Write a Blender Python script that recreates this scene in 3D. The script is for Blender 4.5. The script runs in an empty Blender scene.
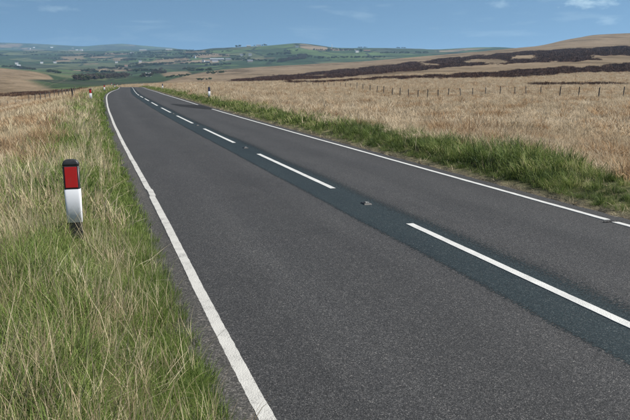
import bpy, bmesh, math, random
import numpy as np
from mathutils import Vector, Matrix

# ------------------------------------------------------------------ camera, sky, sun, exposure
R = math.radians
scene = bpy.context.scene
C = scene.collection
F_PX, CX, CY, HZ, EYE = 700.0, 315.0, 210.0, 75.0, 2.1     # the photo's lens in its own pixels (630 x 420), eye height
PITCH = math.atan((CY - HZ) / F_PX)
YAW = R(17.70)                                             # the view looks this far right of the road's direction (+Y)

cam_d = bpy.data.cameras.new('camera')
cam_d.sensor_width = 36.0
cam_d.lens = F_PX / 630.0 * 36.0
cam_d.clip_start, cam_d.clip_end = 0.05, 60000.0
cam = bpy.data.objects.new('camera', cam_d)
C.objects.link(cam)
cam.location = (0, 0, EYE)
cam.rotation_euler = (math.pi / 2 - PITCH, 0, -YAW)
scene.camera = cam

SUN_AZ = R(113.0)        # clockwise from +Y (road direction): from the right
SUN_EL = R(47.0)
world = bpy.data.worlds.new('World')
scene.world = world
world.use_nodes = True
wn, wl = world.node_tree.nodes, world.node_tree.links
wn.clear()
w_out = wn.new('ShaderNodeOutputWorld')
w_bg = wn.new('ShaderNodeBackground')
w_bg.inputs['Strength'].default_value = 0.0545
w_sky = wn.new('ShaderNodeTexSky')
w_sky.sky_type = 'NISHITA'
w_sky.sun_disc = False
w_sky.sun_elevation = SUN_EL
w_sky.sun_rotation = SUN_AZ
w_sky.altitude = 300
w_sky.air_density = 1.0
w_sky.dust_density = 0.15
w_sky.ozone_density = 0.0
w_tc = wn.new('ShaderNodeTexCoord')
# thin high cloud: noise over the sky dome, projected on a flat cloud layer
sep = wn.new('ShaderNodeSeparateXYZ')
wl.new(w_tc.outputs['Generated'], sep.inputs[0])
zup = wn.new('ShaderNodeMath'); zup.operation = 'ADD'; zup.inputs[1].default_value = 0.24
zmx = wn.new('ShaderNodeMath'); zmx.operation = 'MAXIMUM'; zmx.inputs[1].default_value = 0.0
wl.new(sep.outputs['Z'], zmx.inputs[0]); wl.new(zmx.outputs[0], zup.inputs[0])
cmb_sky = wn.new('ShaderNodeCombineXYZ')
wl.new(sep.outputs['X'], cmb_sky.inputs[0]); wl.new(sep.outputs['Y'], cmb_sky.inputs[1]); wl.new(zup.outputs[0], cmb_sky.inputs[2])
wl.new(cmb_sky.outputs[0], w_sky.inputs['Vector'])
cl_map = wn.new('ShaderNodeMapping')
cl_map.inputs['Scale'].default_value = (7.0, 7.0, 46.0)
cl_map.inputs['Location'].default_value = (3.1, 1.7, 0.4)
wl.new(w_tc.outputs['Generated'], cl_map.inputs[0])
cl_n = wn.new('ShaderNodeTexNoise')
cl_n.inputs['Scale'].default_value = 1.0
cl_n.inputs['Detail'].default_value = 7
cl_n.inputs['Roughness'].default_value = 0.58
cl_n.inputs['Distortion'].default_value = 0.3
wl.new(cl_map.outputs[0], cl_n.inputs['Vector'])
cl_r = wn.new('ShaderNodeValToRGB')
cl_r.color_ramp.elements[0].position = 0.55; cl_r.color_ramp.elements[0].color = (0, 0, 0, 1)
cl_r.color_ramp.elements[1].position = 0.85; cl_r.color_ramp.elements[1].color = (0.6, 0.6, 0.6, 1)
wl.new(cl_n.outputs['Fac'], cl_r.inputs[0])
w_mix = wn.new('ShaderNodeMixRGB')
w_mix.inputs['Color2'].default_value = (6.2, 6.6, 7.4, 1)
wl.new(cl_r.outputs[0], w_mix.inputs['Fac'])
wl.new(w_sky.outputs[0], w_mix.inputs['Color1'])
# a few small fair-weather puffs standing over the hill on the right
def puff(px, py, wa, wb, seed, strength, prev):
    k = math.radians
    up_, fw_ = (CY - py) / F_PX, 1.0
    hz_, vz_ = fw_ * math.cos(PITCH) + up_ * math.sin(PITCH), up_ * math.cos(PITCH) - fw_ * math.sin(PITCH)
    a = YAW + math.atan2((px - CX) / F_PX, hz_); e = math.atan2(vz_, math.hypot(hz_, (px - CX) / F_PX))
    d0 = Vector((math.sin(a) * math.cos(e), math.cos(a) * math.cos(e), math.sin(e)))
    tx = Vector((math.cos(a), -math.sin(a), 0))
    def dot(v):
        q = wn.new('ShaderNodeVectorMath'); q.operation = 'DOT_PRODUCT'; q.inputs[1].default_value = v
        wl.new(w_tc.outputs['Generated'], q.inputs[0]); return q.outputs['Value']
    def mth(op, a_, b_, c_=None):
        q = wn.new('ShaderNodeMath'); q.operation = op
        for i_, v in enumerate((a_, b_, c_)):
            if v is None: continue
            if isinstance(v, (int, float)): q.inputs[i_].default_value = v
            else: wl.new(v, q.inputs[i_])
        return q.outputs[0]
    du = mth('DIVIDE', dot(tx), wa)
    dv = mth('DIVIDE', mth('SUBTRACT', dot((0, 0, 1)), d0.z), wb)
    rad = mth('SQRT', mth('ADD', mth('MULTIPLY', du, du), mth('MULTIPLY', dv, dv)), 0)
    front = mth('GREATER_THAN', dot(d0), 0.5)
    nz = wn.new('ShaderNodeTexNoise'); nz.inputs['Scale'].default_value = 1.0; nz.inputs['Detail'].default_value = 6; nz.inputs['Roughness'].default_value = 0.6
    mp_ = wn.new('ShaderNodeMapping'); mp_.inputs['Scale'].default_value = (60, 60, 130); mp_.inputs['Location'].default_value = (seed, seed * 2, 0)
    wl.new(w_tc.outputs['Generated'], mp_.inputs[0]); wl.new(mp_.outputs[0], nz.inputs['Vector'])
    f = mth('SUBTRACT', mth('MULTIPLY', nz.outputs['Fac'], 1.8), mth('MULTIPLY', rad, 0.75))
    rp = wn.new('ShaderNodeValToRGB'); rp.color_ramp.elements[0].position = 0.30; rp.color_ramp.elements[1].position = 0.85
    rp.color_ramp.elements[0].color = (0, 0, 0, 1); rp.color_ramp.elements[1].color = (strength,) * 3 + (1,)
    wl.new(f, rp.inputs[0])
    fac = mth('MULTIPLY', rp.outputs[0], front)
    mx = wn.new('ShaderNodeMixRGB'); mx.inputs['Color2'].default_value = (8.5, 8.8, 9.4, 1)
    wl.new(fac, mx.inputs['Fac']); wl.new(prev, mx.inputs['Color1'])
    return mx.outputs[0]
sky_col = w_mix.outputs[0]
sky_col = puff(588, 3, 0.040, 0.009, 3.3, 0.55, sky_col)
sky_col = puff(606, 21, 0.022, 0.006, 7.9, 0.28, sky_col)
sky_col = puff(503, 4, 0.020, 0.007, 5.1, 0.25, sky_col)
sky_col = puff(60, 9, 0.035, 0.006, 9.4, 0.22, sky_col)
w_tint = wn.new('ShaderNodeMixRGB'); w_tint.blend_type = 'MULTIPLY'; w_tint.inputs['Fac'].default_value = 1.0
w_tint.inputs['Color2'].default_value = (0.84, 1.02, 1.03, 1)
wl.new(sky_col, w_tint.inputs['Color1'])
wl.new(w_tint.outputs[0], w_bg.inputs['Color'])
wl.new(w_bg.outputs[0], w_out.inputs['Surface'])

sun_d = bpy.data.lights.new('sun', 'SUN')
sun_d.energy = 5.0
sun_d.angle = R(0.53)
sun_d.color = (1.0, 0.965, 0.90)
sun = bpy.data.objects.new('sun', sun_d)
C.objects.link(sun)
sd = Vector((math.sin(SUN_AZ) * math.cos(SUN_EL), math.cos(SUN_AZ) * math.cos(SUN_EL), math.sin(SUN_EL)))
sun.rotation_euler = (-sd).to_track_quat('-Z', 'Y').to_euler()

vs = scene.view_settings
vs.view_transform = 'Standard'
vs.look = 'None'
vs.exposure = 0.92
vs.gamma = 1.0
vs.use_curve_mapping = False
scene.cycles.use_denoising = True
scene.cycles.max_bounces = 6
scene.cycles.transparent_max_bounces = 8
scene.cycles.volume_bounces = 0
scene.cycles.use_adaptive_sampling = False

rng = np.random.default_rng(11)
random.seed(11)

# ------------------------------------------------------------------ helpers
def hash2(ix, iy, s):
    n = (ix.astype(np.int64) * 374761393 + iy.astype(np.int64) * 668265263 + s * 1274126177) & 0x7fffffff
    n = ((n ^ (n >> 13)) * 1274126177) & 0x7fffffff
    return ((n ^ (n >> 16)) & 0xffff) / 65535.0

def vnoise(x, y, s=0):
    x = np.asarray(x, float); y = np.asarray(y, float)
    ix, iy = np.floor(x), np.floor(y)
    fx, fy = x - ix, y - iy
    fx = fx * fx * (3 - 2 * fx); fy = fy * fy * (3 - 2 * fy)
    a, b = hash2(ix, iy, s), hash2(ix + 1, iy, s)
    c, d = hash2(ix, iy + 1, s), hash2(ix + 1, iy + 1, s)
    return (a * (1 - fx) + b * fx) * (1 - fy) + (c * (1 - fx) + d * fx) * fy

def fbm(x, y, s=0, o=4):
    x = np.asarray(x, float); y = np.asarray(y, float)
    v, a, t = 0, 0.5, 0
    for k in range(o):
        v = v + a * vnoise(x * 2 ** k, y * 2 ** k, s + k * 17); t += a; a *= 0.5
    return v / t

def sstep(a, b, x):
    t = np.clip((np.asarray(x, float) - a) / (b - a), 0, 1)
    return t * t * (3 - 2 * t)

def mesh_from(name, verts, faces, smooth=False):
    me = bpy.data.meshes.new(name)
    me.from_pydata([tuple(v) for v in verts], [], [tuple(f) for f in faces])
    if smooth:
        me.polygons.foreach_set('use_smooth', [True] * len(me.polygons))
    me.update()
    return me

def mesh_np(name, V, quads=None, tris=None, smooth=False):
    me = bpy.data.meshes.new(name)
    V = np.asarray(V, np.float32)
    nq = 0 if quads is None else len(quads)
    nt = 0 if tris is None else len(tris)
    me.vertices.add(len(V)); me.vertices.foreach_set('co', V.ravel())
    parts = []
    if nq: parts.append(np.asarray(quads, np.int32).ravel())
    if nt: parts.append(np.asarray(tris, np.int32).ravel())
    li = np.concatenate(parts)
    me.loops.add(len(li)); me.loops.foreach_set('vertex_index', li)
    me.polygons.add(nq + nt)
    ls = np.concatenate([np.arange(nq) * 4, nq * 4 + np.arange(nt) * 3]).astype(np.int32)
    me.polygons.foreach_set('loop_start', ls)
    me.polygons.foreach_set('use_smooth', np.full(nq + nt, bool(smooth)))
    me.update(calc_edges=True)
    me.validate()
    return me

def link(name, me, mat=None, parent=None, loc=None, rz=None):
    o = bpy.data.objects.new(name, me)
    C.objects.link(o)
    if mat is not None and me is not None and len(me.materials) == 0:
        me.materials.append(mat)
    if parent is not None: o.parent = parent
    if loc is not None: o.location = loc
    if rz is not None: o.rotation_euler = (0, 0, rz)
    return o

def empty(name, loc, rz=0.0):
    o = bpy.data.objects.new(name, None)
    C.objects.link(o)
    o.empty_display_size = 0.3
    o.location = loc
    o.rotation_euler = (0, 0, rz)
    return o

def tag(o, label=None, cat=None, group=None, kind=None):
    if label: o['label'] = label
    if cat: o['category'] = cat
    if group: o['group'] = group
    if kind: o['kind'] = kind
    return o

# ---- node material helpers
def new_mat(name):
    m = bpy.data.materials.new(name)
    m.use_nodes = True
    nt = m.node_tree
    nt.nodes.clear()
    out = nt.nodes.new('ShaderNodeOutputMaterial')
    return m, nt.nodes, nt.links, out

def N(nodes, t, **kw):
    n = nodes.new(t)
    for k, v in kw.items():
        if k.startswith('i_'):
            key = k[2:]
            key = int(key) if key.isdigit() else key
            n.inputs[key].default_value = v
        else:
            setattr(n, k, v)
    return n

def ramp(nodes, stops, interp='LINEAR'):
    r = nodes.new('ShaderNodeValToRGB')
    r.color_ramp.interpolation = interp
    e = r.color_ramp.elements
    while len(e) > 1: e.remove(e[-1])
    e[0].position = stops[0][0]; e[0].color = (*stops[0][1], 1) if len(stops[0][1]) == 3 else stops[0][1]
    for p, c in stops[1:]:
        x = e.new(p); x.color = (*c, 1) if len(c) == 3 else c
    return r

def plain(name, col, rough=0.7, noise=0.12, scale=8.0, metallic=0.0, bump=0.0):
    m, n, l, out = new_mat(name)
    b = N(n, 'ShaderNodeBsdfPrincipled'); b.inputs['Roughness'].default_value = rough
    b.inputs['Metallic'].default_value = metallic
    tc = N(n, 'ShaderNodeTexCoord')
    nz = N(n, 'ShaderNodeTexNoise'); nz.inputs['Scale'].default_value = scale; nz.inputs['Detail'].default_value = 6
    l.new(tc.outputs['Object'], nz.inputs['Vector'])
    lo = tuple(max(0, c * (1 - noise * 2)) for c in col); hi = tuple(min(1, c * (1 + noise * 2)) for c in col)
    r = ramp(n, [(0.3, lo), (0.7, hi)])
    l.new(nz.outputs['Fac'], r.inputs[0]); l.new(r.outputs[0], b.inputs['Base Color'])
    if bump:
        bp = N(n, 'ShaderNodeBump'); bp.inputs['Strength'].default_value = bump; bp.inputs['Distance'].default_value = 0.01
        l.new(nz.outputs['Fac'], bp.inputs['Height']); l.new(bp.outputs[0], b.inputs['Normal'])
    l.new(b.outputs[0], out.inputs['Surface'])
    return m

# ------------------------------------------------------------------ the lie of the land
RY = np.array([-200, 0, 30, 45, 60, 76, 90, 116, 166, 200, 230, 260, 300, 350, 420], float)
RX = np.array([4.28, 4.28, 4.28, 4.42, 4.70, 5.05, 5.62, 6.95, 9.75, 11.45, 12.2, 11.0, 5.0, -8.0, -30.0])
_gy = np.arange(-200, 421, 1.0)
_gx = np.interp(_gy, RY, RX)
_k = np.ones(17) / 17
_gx = np.convolve(np.pad(_gx, 8, mode='edge'), _k, 'valid')
def road_x(y): return np.interp(y, _gy, _gx)
_gz = np.interp(_gy, [-200, 0, 70, 100, 130, 166, 200, 225, 260, 330, 420], [0, 0, 0, -.20, -.55, -1.0, -1.22, -1.5, -2.7, -6.0, -10.0])
_gz = np.convolve(np.pad(_gz, 8, mode='edge'), _k, 'valid')
def road_z(y): return np.interp(y, _gy, _gz)
ROAD_L, ROAD_R = -3.66, 3.12           # paved edges, metres from the centre line
LINE_L, LINE_R = -3.33, 2.90           # edge lines

def to_uD(x, y):
    """image column of a far point and its distance along the view"""
    az = np.arctan2(x, y) - YAW
    az = (az + np.pi) % (2 * np.pi) - np.pi
    r = np.hypot(x, y)
    a = np.clip(az, -1.15, 1.15)
    u = np.clip(CX + F_PX / math.cos(PITCH) * np.tan(a), -160, 790)
    return u, r * np.maximum(np.cos(az), 0.35)

def row_to_z(row, D):
    k = (CY - row) / F_PX
    s, c = math.sin(PITCH), math.cos(PITCH)
    return EYE + D * (k * c - s) / (c + k * s)

# far hillsides: photo row at which the land lies, by column and distance (metres)
FAR_D = [120, 250, 400, 700, 1000, 1400, 2000, 2600, 3500, 4800, 6200, 8800, 13000]
FAR = {
    -160: [104, 95, 90, 76, 69, 71, 69, 63, 58, 50, 55, 40, 52],
    0: [104, 96.5, 91.5, 76, 67.7, 70, 69, 64, 58, 49.5, 55, 41.5, 53],
    35: [100, 94.5, 91, 79, 71, 72.5, 70, 65, 59, 49.85, 55, 42.5, 54],
    60: [95, 92, 89, 82, 76.5, 74, 70, 65, 60, 50.1, 55, 44, 55],
    85: [92, 89.5, 88, 84, 80, 76, 71, 66, 60, 50.35, 55, 45.5, 55],
    105: [91, 88.5, 87, 85, 81, 77, 71, 66, 60, 50.55, 55, 43.5, 55],
    125: [91, 86.5, 85.5, 84, 81, 77, 71, 66, 59, 50.75, 55, 42.5, 55],
    145: [91, 85.5, 84.5, 83.5, 80, 75, 70, 65, 58, 50, 55, 44.5, 55],
    175: [91, 84.8, 83.8, 82, 78, 73, 69, 64, 55, 48, 55, 47.5, 55],
    215: [91, 84.3, 83, 80.8, 76, 69.5, 68, 63, 47.5, 52, 55, 55, 55],
    250: [91, 84, 82.5, 79, 74, 67, 67, 60, 45, 52, 55, 55, 55],
    300: [91, 83.3, 80.5, 75, 71, 64.5, 66, 57, 41.5, 52, 55, 55, 55],
    335: [91, 82.5, 79.5, 73, 68, 62.5, 64, 58, 47, 52, 55, 55, 55],
    365: [91, 81.5, 78, 71, 65.5, 61, 63, 57, 46.6, 52, 55, 55, 55],
    430: [90, 80.5, 74, 63.5, 59.5, 55.5, 58, 55, 48.8, 52, 55, 55, 55],
    500: [88, 80, 71.5, 58.5, 52.5, 48.6, 55, 52, 46.8, 52, 55, 55, 55],
    540: [88, 80, 69.5, 56, 49, 44.5, 54, 52, 50, 52, 55, 55, 55],
    565: [88, 80, 68, 54, 47, 37.6, 52, 52, 50, 52, 55, 55, 55],
    590: [88, 80, 67, 52, 45, 33, 50, 52, 50, 52, 55, 55, 55],
    630: [88, 80, 66, 50, 43.5, 31.3, 50, 52, 50, 52, 55, 55, 55],
    790: [88, 80, 64, 48, 42, 33, 50, 52, 50, 52, 55, 55, 55],
}
_us = np.arange(-160, 791, 2.0)
_ls = np.linspace(math.log(100), math.log(14000), 240)
_fk = sorted(FAR)
_tab = np.array([np.interp(_ls, np.log(FAR_D), FAR[k]) for k in _fk])
_tab = np.array([np.interp(_us, _fk, _tab[:, j]) for j in range(len(_ls))]).T
def _smooth(a, n, ax):
    k = np.hanning(n + 2)[1:-1]; k /= k.sum()
    return np.apply_along_axis(lambda v: np.convolve(np.pad(v, n // 2, mode='edge'), k, 'valid'), ax, a)
_tab = _smooth(_smooth(_tab, 11, 0), 9, 1)

def far_row(u, D):
    fu = np.clip((u - _us[0]) / 2.0, 0, len(_us) - 1.001)
    fl = np.clip((np.log(np.maximum(D, 1.0)) - _ls[0]) / (_ls[1] - _ls[0]), 0, len(_ls) - 1.001)
    i, j = fu.astype(int), fl.astype(int)
    a, b = fu - i, fl - j
    return (_tab[i, j] * (1 - a) + _tab[i + 1, j] * a) * (1 - b) + (_tab[i, j + 1] * (1 - a) + _tab[i + 1, j + 1] * a) * b

def ground_z(x, y):
    x = np.asarray(x, float); y = np.asarray(y, float)
    d = x - road_x(y)
    zr = road_z(y)
    el = -(d - ROAD_L)                       # metres left of the paved edge
    er = d - ROAD_R
    wav = (fbm(x * 0.12, y * 0.12, 3) - 0.5) * 0.5
    lump = (fbm(x * 0.9, y * 0.9, 9, 3) - 0.5) * 0.16
    bankl = -0.03 + 0.06 * sstep(0.0, 0.12, el) + 0.22 * sstep(0.05, 1.1, el) + 0.10 * sstep(60, 120, y) * sstep(0, 2, el)
    left = zr + bankl - 0.21 * np.clip(el - 2.2, 0, 15) - 0.03 * np.clip(el - 17, 0, 200) + (wav + lump) * sstep(0.3, 4, el)
    bankr = -0.02 + 0.06 * sstep(0.0, 0.3, er) + 0.20 * sstep(0.25, 1.5, er) - 0.22 * sstep(2.5, 9, er)
    dip = -1.0 * np.exp(-(((x - 42) / 26) ** 2 + ((y - 82) / 24) ** 2))
    right = zr + bankr + dip * sstep(5, 15, er) + (wav * 1.2 + lump * 1.6) * sstep(0.5, 5, er)
    bed = zr - 0.14
    near = np.where(el > 0, left, np.where(er > 0, right, bed))
    near = np.where((el > -0.22) & (el <= 0), zr - 0.02 - 0.12 * sstep(0, 0.22, -el), near)
    near = np.where((er > -0.22) & (er <= 0), zr - 0.02 - 0.12 * sstep(0, 0.22, -er), near)
    u, D = to_uD(x, y)
    row = far_row(u, D)
    far = row_to_z(row, np.maximum(D, 60))
    amp = sstep(200, 2500, D)
    far = far + (fbm(x / 260.0, y / 260.0, 21, 4) - 0.5) * (1.0 + 12 * amp) * sstep(150, 500, D) + (fbm(x / 35.0, y / 35.0, 5, 3) - 0.5) * 1.3 * sstep(120, 260, D)
    w = sstep(120, 240, D)
    keep = (1 - sstep(5, 26, np.abs(d))) * (1 - sstep(255, 330, y)) * (y > -80)
    w = w * (1 - keep)
    return near * (1 - w) + far * w

def pix_ray(px, py):
    d = np.array([(px - CX) / F_PX, 1.0, -(py - CY) / F_PX])
    c, s = math.cos(-PITCH), math.sin(-PITCH)
    d = np.array([d[0], d[1] * c - d[2] * s, d[1] * s + d[2] * c])
    c, s = math.cos(-YAW), math.sin(-YAW)
    return np.array([d[0] * c - d[1] * s, d[0] * s + d[1] * c, d[2]])

_T = np.geomspace(2.0, 12000.0, 6000)
def at(px, py, dmin=2.0):
    """the point of the ground seen at a photo pixel (first crossing beyond dmin)"""
    d = pix_ray(px, py)
    t = _T[_T > dmin]
    P = d[None, :] * t[:, None]
    below = (EYE + P[:, 2]) < ground_z(P[:, 0], P[:, 1])
    if not below.any():
        # grazing over a crest: take the closest approach
        i = int(np.argmin((EYE + P[:, 2]) - ground_z(P[:, 0], P[:, 1])))
    else:
        i = int(np.argmax(below))
    p = P[i]
    return Vector((p[0], p[1], float(ground_z(p[0], p[1]))))

# ------------------------------------------------------------------ ground sheet
def band(u, pts):   # interpolate a photo-space edge line
    return np.interp(u, [p[0] for p in pts], [p[1] for p in pts])

def cover_masks(x, y, z):
    """what grows where: heather, green pasture (0..1); the rest is dead moor grass"""
    u, D = to_uD(x, y)
    zz = z - EYE
    s, c = math.sin(PITCH), math.cos(PITCH)
    row = CY - F_PX * (D * s + zz * c) / np.maximum(D * c - zz * s, 1e-3)
    wob = (fbm(u / 14.0, row / 1.8, 31, 5) - 0.5) * 3.0
    rw = row + wob
    A1 = band(u, [(225, 81), (240, 79.6), (276, 76.7), (310, 73.4), (366, 67.7), (400, 64.5), (447, 58.4), (510, 53.3), (562, 49.6), (630, 46.3), (700, 45)])
    A2 = band(u, [(225, 82), (240, 82), (276, 81), (300, 80.2), (366, 74.6), (400, 72), (447, 67), (510, 63.4), (562, 61.8), (630, 58), (700, 57)])
    hea = sstep(-0.7, 0.7, rw - A1) * sstep(-0.7, 0.7, A2 - rw) * sstep(222, 250, u)
    for (u0, u1, r0, r1) in ((510, 538, 55.4, 59.8), (590, 650, 55.2, 59.2), (462, 505, 59.4, 63.2), (300, 330, 75, 77), (418, 440, 63, 66)):
        hole = sstep(u0 - 6, u0 + 6, u + wob * 4) * sstep(-6, 6, u1 - u - wob * 4) * sstep(-0.9, 0.9, rw - r0) * sstep(-0.9, 0.9, r1 - rw)
        hea = hea * (1 - hole)
    B1 = band(u, [(281, 82.0), (310, 81.5), (361, 79.0), (400, 76.0), (447, 74.6), (510, 70.8), (541, 68.2), (568, 66.0), (582, 68.2), (606, 65.5), (630, 62.5), (700, 60)])
    B2 = band(u, [(281, 82.5), (310, 83.5), (361, 80.6), (400, 79.3), (447, 78.4), (510, 78.0), (541, 76.0), (568, 73.8), (582, 72.6), (606, 72), (630, 71.5), (700, 71)])
    hb = sstep(-0.6, 0.6, rw - B1) * sstep(-0.6, 0.6, B2 - rw) * sstep(278, 292, u)
    C1 = sstep(-0.5, 0.5, row + wob * 0.4 - 83.2) * sstep(-0.5, 0.5, 85.6 - row - wob * 0.4) * sstep(522, 535, u) * (1 - sstep(612, 640, u)) * 0.75
    D1 = band(u, [(-160, 96), (0, 93.6), (42, 92.0), (70, 89.6), (88, 88)])
    D2 = band(u, [(-160, 100), (0, 97.4), (42, 95.2), (70, 91.4), (88, 88.6)])
    hd = sstep(-0.6, 0.6, row + wob * 0.3 - D1) * sstep(-0.6, 0.6, D2 - row - wob * 0.3) * (1 - sstep(76, 92, u))
    streak = sstep(0.26, 0.40, fbm(u / 16.0 + row * .12, row / 1.3, 37, 4))
    hea = hea * (0.22 + 0.78 * streak); hb = hb * (0.55 + 0.45 * sstep(0.30, 0.40, fbm(u / 12.0, row / 1.2, 39, 4)))
    ok = sstep(130, 175, D) * (1 - sstep(1250, 1400, D))
    hea = np.clip(hea + hb + C1, 0, 1) * ok * (u > 200) + hd * sstep(125, 150, D) * (D < 900)
    # green pasture: everything beyond the moor
    gD = band(u, [(-160, 1050), (0, 1050), (48, 950), (62, 560), (75, 330), (120, 330), (150, 620), (190, 1150), (225, 1500), (300, 1560), (790, 1560)])
    gre = sstep(-0.06, 0.06, np.log(np.maximum(D, 1) / gD))
    strip = sstep(36, 56, u + (88 - row) * 2.2) * (1 - sstep(96, 120, u)) * sstep(-0.8, 0.8, row - 79.5) * sstep(-0.8, 0.8, 89.0 - row) * (D > 240)
    gre = np.clip(gre + strip, 0, 1)
    for (u0, u1, r0, r1, k_) in ((-20, 25, 44.5, 48.0, .9), (56, 72, 59.3, 61.8, .9), (62, 86, 56.0, 59.5, .8), (114, 128, 57.6, 60.6, .8), (154, 190, 58.0, 62.2, .9), (183, 207, 51.0, 52.8, .7), (200, 230, 54.4, 57.2, .8), (178, 191, 58.2, 60.2, .8), (163, 190, 71.5, 75.5, .9), (84, 100, 63.0, 64.6, .5), (252, 275, 57.6, 59.2, .4)):
        cu, cr = (u0 + u1) / 2 + 0 * u, (r0 + r1) / 2 - 0.05 * (u - (u0 + u1) / 2)
        e_ = np.maximum(np.abs(u - cu) / ((u1 - u0) / 2), np.abs(row - cr) / ((r1 - r0) / 2)) + (fbm(u / 5., row / 1.5, 43, 3) - .5) * .6
        gre = gre * (1 - k_ * (1 - sstep(.8, 1.05, e_)) * (D > 700))
    return np.clip(hea, 0, 1), gre, u, D, row

def build_ground():
    yawd = math.degrees(YAW)
    az = [np.arange(-180, yawd - 40, 1.0), np.arange(yawd - 40, yawd - 26, 0.25), np.arange(yawd - 26, yawd + 26, 0.10),
          np.arange(yawd + 26, yawd + 40, 0.25), np.arange(yawd + 40, 180, 1.0)]
    az = np.radians(np.concatenate(az))
    rr = np.concatenate([np.geomspace(0.4, 40, 120, endpoint=False), np.geomspace(40, 400, 150, endpoint=False), np.geomspace(400, 13000, 210)])
    A, Rr = np.meshgrid(az, rr, indexing='ij')
    X, Y = np.sin(A) * Rr, np.cos(A) * Rr
    Z = ground_z(X, Y)
    na, nr = len(az), len(rr)
    V = np.stack([X, Y, Z], -1).reshape(-1, 3)
    V = np.vstack([V, [[0, 0, float(ground_z(0, 0))]]])
    i = np.arange(na); i2 = (i + 1) % na
    I, J = np.meshgrid(i, np.arange(nr - 1), indexing='ij')
    I2 = np.meshgrid(i2, np.arange(nr - 1), indexing='ij')[0]
    q = np.stack([I * nr + J, I * nr + J + 1, I2 * nr + J + 1, I2 * nr + J], -1).reshape(-1, 4)[:, ::-1]
    t = np.stack([np.full(na, na * nr), i2 * nr, i * nr], -1)[:, ::-1]
    me = mesh_np('ground', V, q[:, ::1], t, smooth=True)
    hea, gre, u, D, row = cover_masks(V[:, 0], V[:, 1], V[:, 2])
    d = V[:, 0] - road_x(V[:, 1])
    ml = ROAD_L - d; mr = d - ROAD_R
    verge = np.where(ml > 0, (1 - sstep(2.2, 5.0, ml + 2.0 * (fbm(V[:, 0] * .5, V[:, 1] * .2, 8) - .5))), 0) + np.where(mr > 0, (1 - sstep(1.6, 3.2, mr)), 0)
    verge = verge * (D < 230)
    dirt = np.where(mr > -0.3, (1 - sstep(0.05, 0.5, mr)), 0) + np.where(ml > -0.3, (1 - sstep(0.02, 0.2, ml)), 0)
    col = np.stack([hea, gre, verge, np.clip(dirt, 0, 1)], -1).astype(np.float32)
    a = me.color_attributes.new('cover', 'FLOAT_COLOR', 'POINT')
    a.data.foreach_set('color', col.ravel())
    return me

m_ground, n, l, out = new_mat('moorland_ground')
b = N(n, 'ShaderNodeBsdfPrincipled'); b.inputs['Roughness'].default_value = 0.95
b.inputs['Specular IOR Level'].default_value = 0.1
geo = N(n, 'ShaderNodeNewGeometry')
att = N(n, 'ShaderNodeVertexColor'); att.layer_name = 'cover'
sp = N(n, 'ShaderNodeSeparateColor'); l.new(att.outputs['Color'], sp.inputs[0])
def wnoise(scale, detail=5, rough=0.6, stretch=None):
    mp = N(n, 'ShaderNodeMapping')
    mp.inputs['Rotation'].default_value = (0, 0, YAW)
    mp.inputs['Scale'].default_value = stretch or (1, 1, 1)
    l.new(geo.outputs['Position'], mp.inputs[0])
    z = N(n, 'ShaderNodeTexNoise'); z.inputs['Scale'].default_value = scale
    z.inputs['Detail'].default_value = detail; z.inputs['Roughness'].default_value = rough
    l.new(mp.outputs[0], z.inputs['Vector'])
    return z
def mixc(fac, c1, c2):
    m = N(n, 'ShaderNodeMixRGB')
    for s, v in (('Fac', fac), ('Color1', c1), ('Color2', c2)):
        if isinstance(v, (tuple, float, int)):
            m.inputs[s].default_value = (*v, 1) if isinstance(v, tuple) else v
        else: l.new(v, m.inputs[s])
    return m.outputs[0]
# dead moor grass: straw, rust and olive patches at several sizes
t1 = ramp(n, [(0.30, (0.1, 0.0704, 0.04)), (0.46, (0.172, 0.124, 0.0784)), (0.62, (0.22, 0.164, 0.1104)), (0.75, (0.132, 0.112, 0.056))])
l.new(wnoise(0.055, 7, 0.66, (1, 0.4, 1)).outputs['Fac'], t1.inputs[0])
t2 = ramp(n, [(0.32, (0.088, 0.068, 0.0384)), (0.5, (0.188, 0.144, 0.0944)), (0.68, (0.24, 0.192, 0.132))])
l.new(wnoise(0.9, 6, 0.7).outputs['Fac'], t2.inputs[0])
moor = mixc(0.5, t1.outputs[0], t2.outputs[0])
t6 = ramp(n, [(0.38, (0.42, 0.39, 0.33)), (0.50, (0.80, 0.79, 0.77)), (0.66, (1.0, 0.98, 0.96))])
l.new(wnoise(0.016, 8, 0.75, (1, 0.35, 1)).outputs['Fac'], t6.inputs[0])
mm = N(n, 'ShaderNodeMixRGB', blend_type='MULTIPLY'); mm.inputs['Fac'].default_value = 1.0
l.new(moor, mm.inputs['Color1']); l.new(t6.outputs[0], mm.inputs['Color2']); moor = mm.outputs[0]
# heather: near-black brown with olive edges
t3 = ramp(n, [(0.35, (0.02369, 0.009504, 0.00515)), (0.55, (0.04263, 0.01742, 0.009154)), (0.72, (0.1006, 0.04594, 0.01831))])
l.new(wnoise(0.22, 6, 0.7, (1, 0.5, 1)).outputs['Fac'], t3.inputs[0])
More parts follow.
